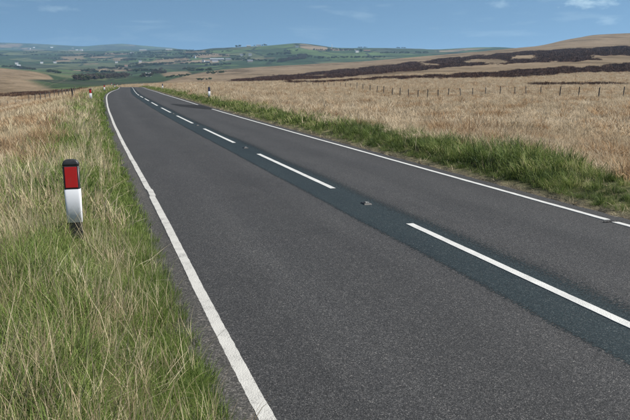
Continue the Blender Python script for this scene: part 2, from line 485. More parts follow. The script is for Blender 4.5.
# pasture: a patchwork of fields with dark hedge lines
mp = N(n, 'ShaderNodeMapping'); mp.inputs['Rotation'].default_value = (0, 0, YAW + 0.25); mp.inputs['Scale'].default_value = (1 / 150, 1 / 330, 0)
dn = wnoise(0.004, 3, 0.5)
l.new(geo.outputs['Position'], mp.inputs[0])
addv = N(n, 'ShaderNodeMixRGB', blend_type='LINEAR_LIGHT'); addv.inputs['Fac'].default_value = 0.25
l.new(mp.outputs[0], addv.inputs['Color1']); l.new(dn.outputs['Color'], addv.inputs['Color2'])
vor = N(n, 'ShaderNodeTexVoronoi', feature='F1', distance='CHEBYCHEV'); vor.inputs['Scale'].default_value = 1.0
l.new(addv.outputs[0], vor.inputs['Vector'])
vsep = N(n, 'ShaderNodeSeparateColor'); l.new(vor.outputs['Color'], vsep.inputs[0])
fr = ramp(n, [(0.0, (0.030, 0.047, 0.021)), (0.20, (0.056, 0.082, 0.030)), (0.40, (0.032, 0.048, 0.022)), (0.60, (0.066, 0.076, 0.038)), (0.80, (0.034, 0.042, 0.025)), (0.93, (0.15, 0.115, 0.075))], 'CONSTANT')
l.new(vsep.outputs[0], fr.inputs[0])
ved = N(n, 'ShaderNodeTexVoronoi', feature='DISTANCE_TO_EDGE'); ved.inputs['Scale'].default_value = 1.0
l.new(addv.outputs[0], ved.inputs['Vector'])
rough_f = ramp(n, [(0.35, (0.6, 0.6, 0.6)), (0.65, (1.25, 1.25, 1.25))]); l.new(wnoise(0.012, 6, 0.65, (1, 0.5, 1)).outputs['Fac'], rough_f.inputs[0])
fmul = N(n, 'ShaderNodeMixRGB', blend_type='MULTIPLY'); fmul.inputs['Fac'].default_value = 1.0
l.new(fr.outputs[0], fmul.inputs['Color1']); l.new(rough_f.outputs[0], fmul.inputs['Color2'])
edge = ramp(n, [(0.02, (1, 1, 1)), (0.045, (0, 0, 0))]); l.new(ved.outputs['Distance'], edge.inputs[0])
fields = mixc(edge.outputs[0], fmul.outputs[0], (0.020, 0.026, 0.015))
# verge soil and thatch below the grass
t4 = ramp(n, [(0.35, (0.045, 0.055, 0.020)), (0.55, (0.085, 0.085, 0.038)), (0.7, (0.16, 0.14, 0.075))])
l.new(wnoise(3.0, 6, 0.7).outputs['Fac'], t4.inputs[0])
t5 = ramp(n, [(0.3, (0.05, 0.04, 0.028)), (0.6, (0.115, 0.095, 0.07)), (0.75, (0.17, 0.15, 0.12))])
l.new(wnoise(14.0, 6, 0.7).outputs['Fac'], t5.inputs[0])
# let small noise break the heather edge
hs = N(n, 'ShaderNodeMath', operation='ADD'); hz_n = wnoise(0.10, 6, 0.7, (1, 0.35, 1))
hm = N(n, 'ShaderNodeMath', operation='MULTIPLY_ADD'); hm.inputs[1].default_value = 1.5; hm.inputs[2].default_value = -0.75
l.new(hz_n.outputs['Fac'], hm.inputs[0]); l.new(sp.outputs[0], hs.inputs[0]); l.new(hm.outputs[0], hs.inputs[1])
hr = ramp(n, [(0.30, (0, 0, 0)), (0.66, (1, 1, 1))]); l.new(hs.outputs[0], hr.inputs[0])
c = mixc(hr.outputs[0], moor, t3.outputs[0])
c = mixc(sp.outputs[1], c, fields)
c = mixc(sp.outputs[2], c, t4.outputs[0])
# attribute alpha = bare dirt by the road
c = mixc(att.outputs['Alpha'], c, t5.outputs[0])
l.new(c, b.inputs['Base Color'])
bp = N(n, 'ShaderNodeBump'); bp.inputs['Strength'].default_value = 0.8; bp.inputs['Distance'].default_value = 0.35
l.new(wnoise(1.3, 7, 0.7).outputs['Fac'], bp.inputs['Height'])
bp2 = N(n, 'ShaderNodeBump'); bp2.inputs['Strength'].default_value = 0.7; bp2.inputs['Distance'].default_value = 4.0
l.new(wnoise(0.06, 6, 0.65).outputs['Fac'], bp2.inputs['Height']); l.new(bp.outputs[0], bp2.inputs['Normal'])
l.new(bp2.outputs[0], b.inputs['Normal'])
l.new(b.outputs[0], out.inputs['Surface'])
ground = tag(link('ground', build_ground(), m_ground), kind='structure')

# ------------------------------------------------------------------ road
def speckle_mat(name, stops, tint_lo, tint_hi, cell=190.0, rough=0.85, tracks=False, soft=None):
    m, n, l, out = new_mat(name)
    b = N(n, 'ShaderNodeBsdfPrincipled'); b.inputs['Roughness'].default_value = rough
    b.inputs['Specular IOR Level'].default_value = 0.16 if soft else 0.30
    tc = N(n, 'ShaderNodeTexCoord')
    v = N(n, 'ShaderNodeTexVoronoi', feature='F1'); v.inputs['Scale'].default_value = cell
    l.new(tc.outputs['Object'], v.inputs['Vector'])
    s = N(n, 'ShaderNodeSeparateColor'); l.new(v.outputs['Color'], s.inputs[0])
    r = ramp(n, stops); l.new(s.outputs[0], r.inputs[0])
    v2 = N(n, 'ShaderNodeTexVoronoi', feature='F1'); v2.inputs['Scale'].default_value = cell * 0.33
    l.new(tc.outputs['Object'], v2.inputs['Vector'])
    s2 = N(n, 'ShaderNodeSeparateColor'); l.new(v2.outputs['Color'], s2.inputs[0])
    r2 = ramp(n, [(0.0, (0.82, 0.82, 0.82)), (0.85, (1.05, 1.05, 1.05)), (0.97, (1.55, 1.5, 1.45))]); l.new(s2.outputs[1], r2.inputs[0])
    mul = N(n, 'ShaderNodeMixRGB', blend_type='MULTIPLY'); mul.inputs['Fac'].default_value = 1
    l.new(r.outputs[0], mul.inputs['Color1']); l.new(r2.outputs[0], mul.inputs['Color2'])
    nz = N(n, 'ShaderNodeTexNoise'); nz.inputs['Scale'].default_value = 0.8; nz.inputs['Detail'].default_value = 7; nz.inputs['Roughness'].default_value = 0.65
    mp = N(n, 'ShaderNodeMapping'); mp.inputs['Scale'].default_value = (1.6, 0.22, 1)
    l.new(tc.outputs['Object'], mp.inputs[0]); l.new(mp.outputs[0], nz.inputs['Vector'])
    r3 = ramp(n, [(0.3, tint_lo), (0.7, tint_hi)]); l.new(nz.outputs['Fac'], r3.inputs[0])
    mul2 = N(n, 'ShaderNodeMixRGB', blend_type='MULTIPLY'); mul2.inputs['Fac'].default_value = 1
    l.new(mul.outputs[0], mul2.inputs['Color1']); l.new(r3.outputs[0], mul2.inputs['Color2'])
    colour = mul2.outputs[0]
    if tracks or soft:
        ac = N(n, 'ShaderNodeAttribute'); ac.attribute_name = 'across'
    if tracks:      # wheel paths polished a little paler, oil drip between them
        tr = ramp(n, [(0.0, (.96,) * 3), (0.13, (.94,) * 3), (0.20, (1.10,) * 3), (0.27, (.92,) * 3), (0.35, (.90,) * 3), (0.42, (1.07,) * 3), (0.50, (.98,) * 3), (0.58, (.98,) * 3), (0.67, (1.08,) * 3), (0.75, (.92,) * 3), (0.84, (1.08,) * 3), (0.93, (.95,) * 3)])
        wob = N(n, 'ShaderNodeMath', operation='MULTIPLY_ADD'); wob.inputs[1].default_value = 0.06
        sub = N(n, 'ShaderNodeMath', operation='SUBTRACT'); sub.inputs[1].default_value = 0.03
        l.new(nz.outputs['Fac'], wob.inputs[0]); l.new(ac.outputs['Fac'], wob.inputs[2]); l.new(wob.outputs[0], sub.inputs[0]); l.new(sub.outputs[0], tr.inputs[0])
        m3 = N(n, 'ShaderNodeMixRGB', blend_type='MULTIPLY'); m3.inputs['Fac'].default_value = 1
        l.new(colour, m3.inputs['Color1']); l.new(tr.outputs[0], m3.inputs['Color2']); colour = m3.outputs[0]
        st = N(n, 'ShaderNodeTexNoise'); st.inputs['Scale'].default_value = 0.55; st.inputs['Detail'].default_value = 8; st.inputs['Roughness'].default_value = 0.7
        l.new(tc.outputs['Object'], st.inputs['Vector'])
        sr = ramp(n, [(0.34, (.88,) * 3), (0.46, (1.0,) * 3), (0.66, (1.06,) * 3)]); l.new(st.outputs['Fac'], sr.inputs[0])
        m4 = N(n, 'ShaderNodeMixRGB', blend_type='MULTIPLY'); m4.inputs['Fac'].default_value = 1
        l.new(colour, m4.inputs['Color1']); l.new(sr.outputs[0], m4.inputs['Color2']); colour = m4.outputs[0]
    l.new(colour, b.inputs['Base Color'])
    if soft:        # the sheet frays out, chipping by chipping, at its two sides
        e0 = ramp(n, [(0.0, (0, 0, 0)), (soft[0], (1, 1, 1)), (1 - soft[1], (1, 1, 1)), (1.0, (0, 0, 0))])
        l.new(ac.outputs['Fac'], e0.inputs[0])
        fr = N(n, 'ShaderNodeTexNoise'); fr.inputs['Scale'].default_value = 28; fr.inputs['Detail'].default_value = 6; fr.inputs['Roughness'].default_value = 0.75
        l.new(tc.outputs['Object'], fr.inputs['Vector'])
        gt = N(n, 'ShaderNodeMath', operation='SUBTRACT'); fc = N(n, 'ShaderNodeMapRange'); fc.inputs['From Min'].default_value = 0.28; fc.inputs['From Max'].default_value = 0.68; l.new(fr.outputs['Fac'], fc.inputs['Value'])
        l.new(e0.outputs[0], gt.inputs[0]); l.new(fc.outputs[0], gt.inputs[1])
        g2 = ramp(n, [(0.40, (0, 0, 0)), (0.62, (1, 1, 1))])
        g3 = N(n, 'ShaderNodeMath', operation='ADD'); g3.inputs[1].default_value = 0.5; l.new(gt.outputs[0], g3.inputs[0]); l.new(g3.outputs[0], g2.inputs[0])
        l.new(g2.outputs[0], b.inputs['Alpha'])
    bp = N(n, 'ShaderNodeBump'); bp.inputs['Strength'].default_value = 0.55; bp.inputs['Distance'].default_value = 0.006
    l.new(v.outputs['Distance'], bp.inputs['Height']); bp.invert = True
    l.new(bp.outputs[0], b.inputs['Normal'])
    l.new(b.outputs[0], out.inputs['Surface'])
    return m

m_asph = speckle_mat('chipped_asphalt', [(0.0, (0.00352, 0.00352, 0.003696)), (0.35, (0.01584, 0.01584, 0.01637)), (0.7, (0.0352, 0.03502, 0.03573)), (0.93, (0.06512, 0.06424, 0.06336)), (1.0, (0.1496, 0.1452, 0.139))], (0.84, 0.84, 0.86), (1.14, 1.13, 1.12), tracks=True)
m_strip = speckle_mat('sealed_centre_asphalt', [(0.0, (0.005102, 0.009001, 0.01073)), (0.5, (0.01276, 0.02083, 0.02412)), (0.9, (0.02551, 0.03488, 0.0386)), (1.0, (0.09564, 0.1013, 0.09865))], (0.80, 0.82, 0.84), (1.16, 1.14, 1.12), cell=190, rough=0.72, soft=(0.14, 0.46))
m_edge = speckle_mat('dusty_road_edge', [(0.0, (0.0135, 0.01275, 0.012)), (0.4, (0.0345, 0.033, 0.0315)), (0.8, (0.06375, 0.06075, 0.057)), (1.0, (0.1275, 0.12, 0.1125))], (0.70, 0.69, 0.68), (1.2, 1.18, 1.14), cell=120)
m_patch = speckle_mat('dark_patch_asphalt', [(0.0, (0.00225, 0.00225, 0.002475)), (0.5, (0.00495, 0.00495, 0.0054)), (0.9, (0.009, 0.009, 0.00945)), (1.0, (0.02025, 0.02025, 0.02025))], (0.85, 0.85, 0.85), (1.12, 1.12, 1.12), rough=0.95)

def y_samples(y0, y1, near=0.06):
    ys = [y0]
    while ys[-1] < y1:
        ys.append(ys[-1] + max(near, abs(ys[-1]) * 0.012))
    ys[-1] = y1
    return np.array(ys)

def strip_mesh(name, ys, left, right, dz, ncols=2, thick=0.0):
    """a ribbon along the road between offsets left(y) and right(y) from the centre line, dz above the surface"""
    ys = np.asarray(ys)
    L, Rr = left(ys), right(ys)
    ts = np.linspace(0, 1, ncols)
    xc, zc = road_x(ys), road_z(ys)
    X = xc[:, None] + L[:, None] * (1 - ts) + Rr[:, None] * ts
    Yv = np.repeat(ys[:, None], ncols, 1)
    Zv = np.repeat(zc[:, None], ncols, 1) + dz
    V = np.stack([X, Yv, Zv], -1).reshape(-1, 3)
    m = len(ys)
    I, J = np.meshgrid(np.arange(m - 1), np.arange(ncols - 1), indexing='ij')
    q = np.stack([I * ncols + J, I * ncols + J + 1, (I + 1) * ncols + J + 1, (I + 1) * ncols + J], -1).reshape(-1, 4)
    if thick:
        V2 = V.copy(); V2[:, 2] -= thick
        k = len(V)
        V = np.vstack([V, V2])
        i = np.arange(m - 1)
        s1 = np.stack([i * ncols, (i + 1) * ncols, (i + 1) * ncols + k, i * ncols + k], -1)
        e = ncols - 1
        s2 = np.stack([(i + 1) * ncols + e, i * ncols + e, i * ncols + e + k, (i + 1) * ncols + e + k], -1)
        j = np.arange(ncols - 1)
        s3 = np.stack([j + 1, j, j + k, j + 1 + k], -1)
        o = (m - 1) * ncols
        s4 = np.stack([o + j, o + j + 1, o + j + 1 + k, o + j + k], -1)
        q = np.vstack([q, s1, s2, s3, s4])
    me = mesh_np(name, V, q)
    ac = me.attributes.new('across', 'FLOAT', 'POINT')
    tt = np.tile(ts, m); ac.data.foreach_set('value', np.concatenate([tt, tt])[:len(V)].astype(np.float32))
    return me

def jit(ys, amp, freq, seed):
    return (fbm(ys * freq, ys * 0 + seed * 3.7, seed, 4) - 0.5) * 2 * amp

YR = y_samples(-60, 335, 0.08)
tag(link('road', strip_mesh('road', YR, lambda y: ROAD_L - 0.10 + jit(y, 0.05, 2.2, 1), lambda y: ROAD_R + 0.10 + jit(y, 0.05, 1.7, 2), 0.0, 9, 0.13), m_asph), kind='structure')
# the dusty, fretted margins outside the edge lines
tag(link('road_edge_strip', strip_mesh('road_edge_strip', YR[YR < 120], lambda y: ROAD_L - 0.06 + jit(y, 0.06, 2.6, 3), lambda y: LINE_L - 0.065 + jit(y, 0.012, 4, 4), 0.004, 4), m_edge), kind='structure')
# darker sealed band carrying the centre line
tag(link('centre_band', strip_mesh('centre_band', YR, lambda y: -0.69 + jit(y, 0.035, 0.7, 5), lambda y: 0.66 + jit(y, 0.12, 0.35, 7), 0.002, 3), m_strip), kind='structure')
# dark patch where the edge line is missing
def patch_mesh():
    # around y 43..54 beside the right edge: tapers towards the carriageway
    out = [(3.10, 43.4), (2.75, 43.6), (2.35, 44.6), (1.9, 46.2), (1.45, 48.6), (1.2, 51.0), (1.12, 53.2), (1.5, 53.0), (2.0, 51.6), (2.5, 50.9), (3.10, 50.8)]
    P = []
    for k in range(len(out)):
        a, b2 = out[k], out[(k + 1) % len(out)]
        for t in np.linspace(0, 1, 7)[:-1]:
            P.append((a[0] + (b2[0] - a[0]) * t + random.uniform(-.025, .025), a[1] + (b2[1] - a[1]) * t + random.uniform(-.05, .05)))
    vs = [(float(road_x(y)) + d, y, float(road_z(y)) + 0.004) for d, y in P]
    return mesh_from('road_patch', vs, [list(range(len(vs)))])
tag(link('road_patch', patch_mesh(), m_patch), kind='structure')

# white paint: worn, chipped through to the chippings
def paint_mat(name, wear, col=(0.66, 0.65, 0.61)):
    m, n, l, out = new_mat(name)
    b = N(n, 'ShaderNodeBsdfPrincipled'); b.inputs['Roughness'].default_value = 0.75
    tc = N(n, 'ShaderNodeTexCoord')
    v = N(n, 'ShaderNodeTexVoronoi', feature='SMOOTH_F1'); v.inputs['Scale'].default_value = 85; v.inputs['Smoothness'].default_value = 0.3
    nz = N(n, 'ShaderNodeTexNoise'); nz.inputs['Scale'].default_value = 60; nz.inputs['Detail'].default_value = 6; nz.inputs['Roughness'].default_value = 0.7
    n2 = N(n, 'ShaderNodeTexNoise'); n2.inputs['Scale'].default_value = 5; n2.inputs['Detail'].default_value = 5
    for q in (v, nz, n2): l.new(tc.outputs['Object'], q.inputs['Vector'])
    ma = N(n, 'ShaderNodeMath', operation='MULTIPLY_ADD'); ma.inputs[1].default_value = 0.55
    l.new(n2.outputs['Fac'], ma.inputs[0]); l.new(nz.outputs['Fac'], ma.inputs[2])
    r = ramp(n, [(wear - 0.05, (1, 1, 1)), (wear + 0.05, (0, 0, 0))]); l.new(ma.outputs[0], r.inputs[0])
    r2 = ramp(n, [(0.3, tuple(c * 0.80 for c in col)), (0.7, col)]); l.new(n2.outputs['Fac'], r2.inputs[0])
    mx = N(n, 'ShaderNodeMixRGB'); mx.inputs['Color2'].default_value = (0.13, 0.125, 0.12, 1)
    l.new(r.outputs[0], mx.inputs['Fac']); l.new(r2.outputs[0], mx.inputs['Color1'])
    l.new(mx.outputs[0], b.inputs['Base Color'])
    bp = N(n, 'ShaderNodeBump'); bp.inputs['Strength'].default_value = 0.6; bp.inputs['Distance'].default_value = 0.006
    l.new(v.outputs['Distance'], bp.inputs['Height']); bp.invert = True
    l.new(bp.outputs[0], b.inputs['Normal'])
    l.new(b.outputs[0], out.inputs['Surface'])
    return m
m_line = paint_mat('worn_white_paint', 0.66, (0.37, 0.36, 0.335))
m_dash = paint_mat('white_paint', 0.55, (0.43, 0.427, 0.41))
def wander_l(y): return jit(y, 0.03, 0.16, 21) + 0.02 * (sstep(12.4, 12.5, y) - sstep(13.3, 13.35, y)) 
lw = 0.052
tag(link('road_marking', strip_mesh('edge_line', y_samples(-60, 330, 0.022), lambda y: LINE_L - lw + wander_l(y) + jit(y, 0.006, 26, 23), lambda y: LINE_L + lw + wander_l(y) + jit(y, 0.006, 26, 24), 0.0045, 2, 0.005), m_line), kind='structure')
for a, bb in ((-60, 8.22), (8.32, 44.2), (51.0, 96), (97, 330)):
    tag(link('road_marking', strip_mesh('edge_line', y_samples(a, bb, 0.04), lambda y: LINE_R - 0.05 + jit(y, 0.02, 0.4, 31) + jit(y, 0.008, 12, 32), lambda y: LINE_R + 0.05 + jit(y, 0.02, 0.4, 31) + jit(y, 0.008, 12, 33), 0.008, 2, 0.009), m_dash), kind='structure')
k = 0
y0 = 12.3 - 9.5 * 5
while y0 < 320:
    ys = y_samples(y0, y0 + 6.15, 0.05) if y0 > 0 else np.linspace(y0, y0 + 6.15 + (0.4 if k == 4 else 0), 120)
    tag(link('road_marking', strip_mesh('centre_dash', ys, lambda y: -0.055 + jit(y, 0.005, 9, 41 + k), lambda y: 0.055 + jit(y, 0.005, 9, 42 + k), 0.009, 2, 0.006), m_dash), kind='structure')
    y0 += 9.5; k += 1

#=====PART2=====
# ------------------------------------------------------------------ marker posts
m_black = plain('black_plastic', (0.018, 0.018, 0.019), 0.45, 0.2, 30)
m_white = plain('white_reflective_band', (0.60, 0.605, 0.63), 0.5, 0.05, 14)
m_red = plain('red_reflector', (0.42, 0.012, 0.014), 0.35, 0.10, 40)
m_blue = plain('dark_blue_reflector', (0.030, 0.034, 0.075), 0.4, 0.1, 30)

def loft(name, secs, n=48, pw=8.0, cap=True):
    """stack of superellipse sections: (z, half width, half depth)"""
    V, Fc = [], []
    for (z, a, b2) in secs:
        for k in range(n):
            t = 2 * math.pi * k / n
            c, s = math.cos(t), math.sin(t)
            V.append((a * math.copysign(abs(c) ** (2 / pw), c), b2 * math.copysign(abs(s) ** (2 / pw), s), z))
    for i in range(len(secs) - 1):
        for k in range(n):
            Fc.append((i * n + k, i * n + (k + 1) % n, (i + 1) * n + (k + 1) % n, (i + 1) * n + k))
    if cap:
        Fc.append(tuple(range(n))[::-1]); Fc.append(tuple(range((len(secs) - 1) * n, len(secs) * n)))
    me = mesh_from(name, V, Fc)
    me.polygons.foreach_set('use_smooth', [len(p.vertices) == 4 for p in me.polygons])
    return me

def panel(name, w, h, t, bev):
    bm = bmesh.new()
    bmesh.ops.create_cube(bm, size=1.0)
    for v in bm.verts: v.co = Vector((v.co.x * w, v.co.y * t, v.co.z * h))
    bmesh.ops.bevel(bm, geom=bm.edges[:], offset=bev, segments=2, affect='EDGES', profile=0.7)
    me = bpy.data.meshes.new(name); bm.to_mesh(me); bm.free()
    return me

def cell_mat(name, col):
    m, n, l, out = new_mat(name)
    b = N(n, 'ShaderNodeBsdfPrincipled'); b.inputs['Roughness'].default_value = 0.3
    tc = N(n, 'ShaderNodeTexCoord')
    mp = N(n, 'ShaderNodeMapping'); mp.inputs['Scale'].default_value = (90, 1, 90); mp.inputs['Rotation'].default_value = (0, R(45), 0)
    l.new(tc.outputs['Object'], mp.inputs[0])
    ch = N(n, 'ShaderNodeTexChecker'); ch.inputs['Scale'].default_value = 1.0
    ch.inputs['Color1'].default_value = (*col, 1); ch.inputs['Color2'].default_value = (*(c * .72 for c in col), 1)
    l.new(mp.outputs[0], ch.inputs['Vector'])
    nz = N(n, 'ShaderNodeTexNoise'); nz.inputs['Scale'].default_value = 14; nz.inputs['Detail'].default_value = 7; nz.inputs['Roughness'].default_value = 0.7
    l.new(tc.outputs['Object'], nz.inputs['Vector'])
    r = ramp(n, [(0.52, (0, 0, 0)), (0.75, (.45, .45, .45))]); l.new(nz.outputs['Fac'], r.inputs[0])
    mx = N(n, 'ShaderNodeMixRGB'); mx.inputs['Color2'].default_value = (0.10, 0.075, 0.06, 1)
    l.new(r.outputs[0], mx.inputs['Fac']); l.new(ch.outputs['Color'], mx.inputs['Color1']); l.new(mx.outputs[0], b.inputs['Base Color'])
    l.new(b.outputs[0], out.inputs['Surface'])
    return m
m_red = cell_mat('red_prismatic_reflector', (0.46, 0.014, 0.016))
def grime_mat():
    m, n, l, out = new_mat('grimy_white_band')
    b = N(n, 'ShaderNodeBsdfPrincipled'); b.inputs['Roughness'].default_value = 0.55
    tc = N(n, 'ShaderNodeTexCoord'); sx = N(n, 'ShaderNodeSeparateXYZ'); l.new(tc.outputs['Object'], sx.inputs[0])
    nz = N(n, 'ShaderNodeTexNoise'); nz.inputs['Scale'].default_value = 26; nz.inputs['Detail'].default_value = 8; nz.inputs['Roughness'].default_value = 0.72
    l.new(tc.outputs['Object'], nz.inputs['Vector'])
    h = N(n, 'ShaderNodeMapRange'); h.inputs['From Min'].default_value = 0.20; h.inputs['From Max'].default_value = 0.45; h.inputs['To Min'].default_value = 0.16; h.inputs['To Max'].default_value = 0.0
    l.new(sx.outputs['Z'], h.inputs['Value'])
    ad = N(n, 'ShaderNodeMath', operation='ADD'); l.new(nz.outputs['Fac'], ad.inputs[0]); l.new(h.outputs[0], ad.inputs[1])
    r = ramp(n, [(0.60, (0, 0, 0)), (0.85, (.5, .5, .5))]); l.new(ad.outputs[0], r.inputs[0])
    mx = N(n, 'ShaderNodeMixRGB'); mx.inputs['Color1'].default_value = (0.66, 0.665, 0.69, 1); mx.inputs['Color2'].default_value = (0.22, 0.19, 0.15, 1)
    l.new(r.outputs[0], mx.inputs['Fac']); l.new(mx.outputs[0], b.inputs['Base Color']); l.new(b.outputs[0], out.inputs['Surface'])
    return m
m_white = grime_mat()
POST_ME = dict(
    body=loft('post_body', [(-0.30, .074, .034), (0.0, .076, .035), (0.20, .080, .037), (0.60, .086, .039), (0.87, .088, .039)]),
    cap=loft('post_cap', [(0.868, .0895, .0405), (0.888, .0895, .0405), (0.905, .084, .038), (0.922, .074, .032), (0.935, .056, .023), (0.941, .030, .012)]),
    band=loft('white_band', [(0.215, .0832, .0400), (0.216, .0842, .0410), (0.60, .0895, .0425), (0.602, .0885, .0415)], cap=False),
    red=panel('reflector', 0.134, 0.236, 0.010, 0.004),
    rim=panel('reflector_frame', 0.156, 0.262, 0.012, 0.005))
def marker_post(pt, rz, label, front, group=None, tilt=(0, 0)):
    t = empty('marker_post', pt, rz)
    t.rotation_euler = (R(tilt[0]), R(tilt[1]), rz)
    link('post_body', POST_ME['body'], m_black, t)
    link('cap', POST_ME['cap'], m_black, t)
    link('white_band', POST_ME['band'], m_white, t)
    fr_ = link('reflector_frame', POST_ME['rim'], m_black, t, (0, -0.0395, 0.738))
    me = POST_ME['red'].copy(); me.materials.clear()
    link('reflector', me, front, fr_, (0, -0.004, 0.0))
    tag(t, label, 'marker post', group or 'verge marker posts along the road')
    return t
yaw_to_cam = lambda p: math.atan2(-p.x, p.y)
p = at(76.5, 240); marker_post(p, -0.10, 'tall black marker post with red reflector and white band in near grass', m_red, tilt=(0, -0.6))
p = at(91, 101.6); marker_post(p, -0.05, 'red topped marker post at the left bend, second from the camera', m_red)
p = at(104.4, 91.7); marker_post(p, -0.05, 'red topped marker post, third along the left verge', m_red, tilt=(0, 2))
p = at(115, 88.2); marker_post(p, -0.1, 'small red topped marker post touching the end of the left edge line', m_red, tilt=(0, -3))
p = at(111.8, 86.4); marker_post(p, -0.1, 'tiny marker post just left of the far bend posts', m_red)
p = at(117.3, 85.6); marker_post(p, -0.1, 'tiny farthest marker post on the left verge at the crest', m_red)
p = at(209.4, 98.9); marker_post(p, 0.0, 'marker post with dark top and white band, nearest on right verge', m_blue)
p = at(162.7, 89.7); marker_post(p, 0.0, 'second marker post on the right verge, white band and black foot', m_blue)
p = at(142, 85.6); marker_post(p, 0.0, 'farthest tiny marker post on the right verge near the crest', m_blue)

# ------------------------------------------------------------------ cat's eyes
m_iron = plain('worn_iron', (0.022, 0.020, 0.019), 0.6, 0.25, 60, 0.0)
m_rub = plain('white_rubber', (0.075, 0.073, 0.068), 0.6, 0.25, 60)
m_glass = plain('glass_bead', (0.30, 0.31, 0.30), 0.12, 0.05, 30)
def frustum(w0, l0, w1, l1, z0, z1, name, bev=0.006, dish=0.0):
    bm = bmesh.new()
    v = [bm.verts.new((sx * w0 / 2, sy * l0 / 2, z0)) for sx, sy in ((-1, -1), (1, -1), (1, 1), (-1, 1))]
    u_ = [bm.verts.new((sx * w1 / 2, sy * l1 / 2, z1)) for sx, sy in ((-1, -1), (1, -1), (1, 1), (-1, 1))]
    bm.faces.new(v[::-1]); bm.faces.new(u_)
    for k in range(4): bm.faces.new((v[k], v[(k + 1) % 4], u_[(k + 1) % 4], u_[k]))
    bmesh.ops.bevel(bm, geom=bm.edges[:], offset=bev, segments=2, affect='EDGES')
    me = bpy.data.meshes.new(name); bm.to_mesh(me); bm.free()
    return me
EYE_ME = (frustum(.150, .21, .115, .155, -0.01, .018, 'casing'), frustum(.075, .095, .060, .07, .015, .034, 'rubber_insert', .006))
bead = loft('bead', [(0, .006, .006), (.004, .010, .010), (.009, .010, .010), (.013, .006, .006)], n=10, pw=2)
def cats_eye(y, label):
    x = float(road_x(y)) + 0.0
    t = empty("road_stud", (x, y, float(road_z(y)) + 0.006), random.uniform(-.03, .03))
    link('casing', EYE_ME[0], m_iron, t)
    ins = link('rubber_insert', EYE_ME[1], m_rub, t)
    for sx in (-1, 1):
        bd = link('glass_bead', bead, m_glass, ins, (sx * 0.018, -0.043, 0.025)); bd.rotation_euler = (R(90), 0, 0)
    tag(t, label, 'road stud', 'reflective studs in gaps of the centre line')
cats_eye(10.62, 'iron road stud in the nearest gap of the dashed centre line')
cats_eye(20.1, 'second road stud along the dashed centre line')
cats_eye(29.75, 'third road stud along the dashed centre line')
cats_eye(39.2, 'fourth, tiny road stud far along the dashed centre line')

# ------------------------------------------------------------------ scrap of tyre by the right edge line
def tyre_scrap():
    bm = bmesh.new()
    npt = 14
    rows = []
    for i in range(npt):
        t = i / (npt - 1)
        w = 0.040 * (math.sin(math.pi * (0.12 + 0.8 * t)) ** 0.6) * random.uniform(.8, 1.1)
        x = -0.24 * t + 0.02 * math.sin(5 * t); y = 0.05 * math.sin(3 * t)
        h = 0.006 + 0.010 * math.sin(math.pi * t) ** 2
        rows.append([bm.verts.new((x, y - w, 0.0)), bm.verts.new((x, y - w * .7, h)), bm.verts.new((x, y + w * .6, h * random.uniform(.6, 1.1))), bm.verts.new((x, y + w, 0.0))])
    for a, b2 in zip(rows, rows[1:]):
        for k in range(3): bm.faces.new((a[k], a[k + 1], b2[k + 1], b2[k]))
    bm.faces.new(rows[0][::-1]); bm.faces.new(rows[-1])
    me = bpy.data.meshes.new('tyre_scrap'); bm.to_mesh(me); bm.free()
    return me
o = link('tyre_scrap', tyre_scrap(), plain('old_rubber', (0.014, 0.014, 0.015), 0.8, 0.2, 40), None, (7.26, 8.12, 0.011), -0.25)
tag(o, 'flat black scrap of rubber lying against the right edge line', 'debris')

# ------------------------------------------------------------------ post and wire fences
def wood_mat():
    m, n, l, out = new_mat('weathered_post_wood')
    b = N(n, 'ShaderNodeBsdfPrincipled'); b.inputs['Roughness'].default_value = 0.9
    tc = N(n, 'ShaderNodeTexCoord'); oi = N(n, 'ShaderNodeObjectInfo')
    mp = N(n, 'ShaderNodeMapping'); mp.inputs['Scale'].default_value = (30, 30, 3)
    nz = N(n, 'ShaderNodeTexNoise'); nz.inputs['Scale'].default_value = 1; nz.inputs['Detail'].default_value = 6
    l.new(tc.outputs['Object'], mp.inputs[0]); l.new(mp.outputs[0], nz.inputs['Vector'])
    ad = N(n, 'ShaderNodeMath', operation='MULTIPLY_ADD'); ad.inputs[1].default_value = 0.35
    l.new(oi.outputs['Random'], ad.inputs[0]); l.new(nz.outputs['Fac'], ad.inputs[2])
    r = ramp(n, [(0.3, (0.030, 0.025, 0.021)), (0.6, (0.062, 0.054, 0.046)), (0.95, (0.12, 0.108, 0.092))])
    l.new(ad.outputs[0], r.inputs[0]); l.new(r.outputs[0], b.inputs['Base Color'])
    l.new(b.outputs[0], out.inputs['Surface'])
    return m
m_wood = wood_mat()
m_wire = plain('dull_wire', (0.16, 0.155, 0.15), 0.6, 0.1, 20, 0.5)
def post_mesh(seed):
    rr = random.Random(seed)
    secs, n_, V, Fc = [-0.4, 0.0, 0.5, 1.0, 1.10], 8, [], []
    for z in secs:
        rad = 0.062 * rr.uniform(.92, 1.08)
        for k in range(n_):
            t = 2 * math.pi * k / n_
            q = rad * rr.uniform(.92, 1.06)
            V.append((q * math.cos(t), q * math.sin(t), z + (0.05 * math.cos(t) if z > 1.05 else 0)))
    for i in range(len(secs) - 1):
        for k in range(n_):
            Fc.append((i * n_ + k, i * n_ + (k + 1) % n_, (i + 1) * n_ + (k + 1) % n_, (i + 1) * n_ + k))
    Fc.append(tuple(range((len(secs) - 1) * n_, len(secs) * n_)))
    me = mesh_from('post', V, Fc); me.materials.append(m_wood)
    return me
FP = [post_mesh(s) for s in range(5)]
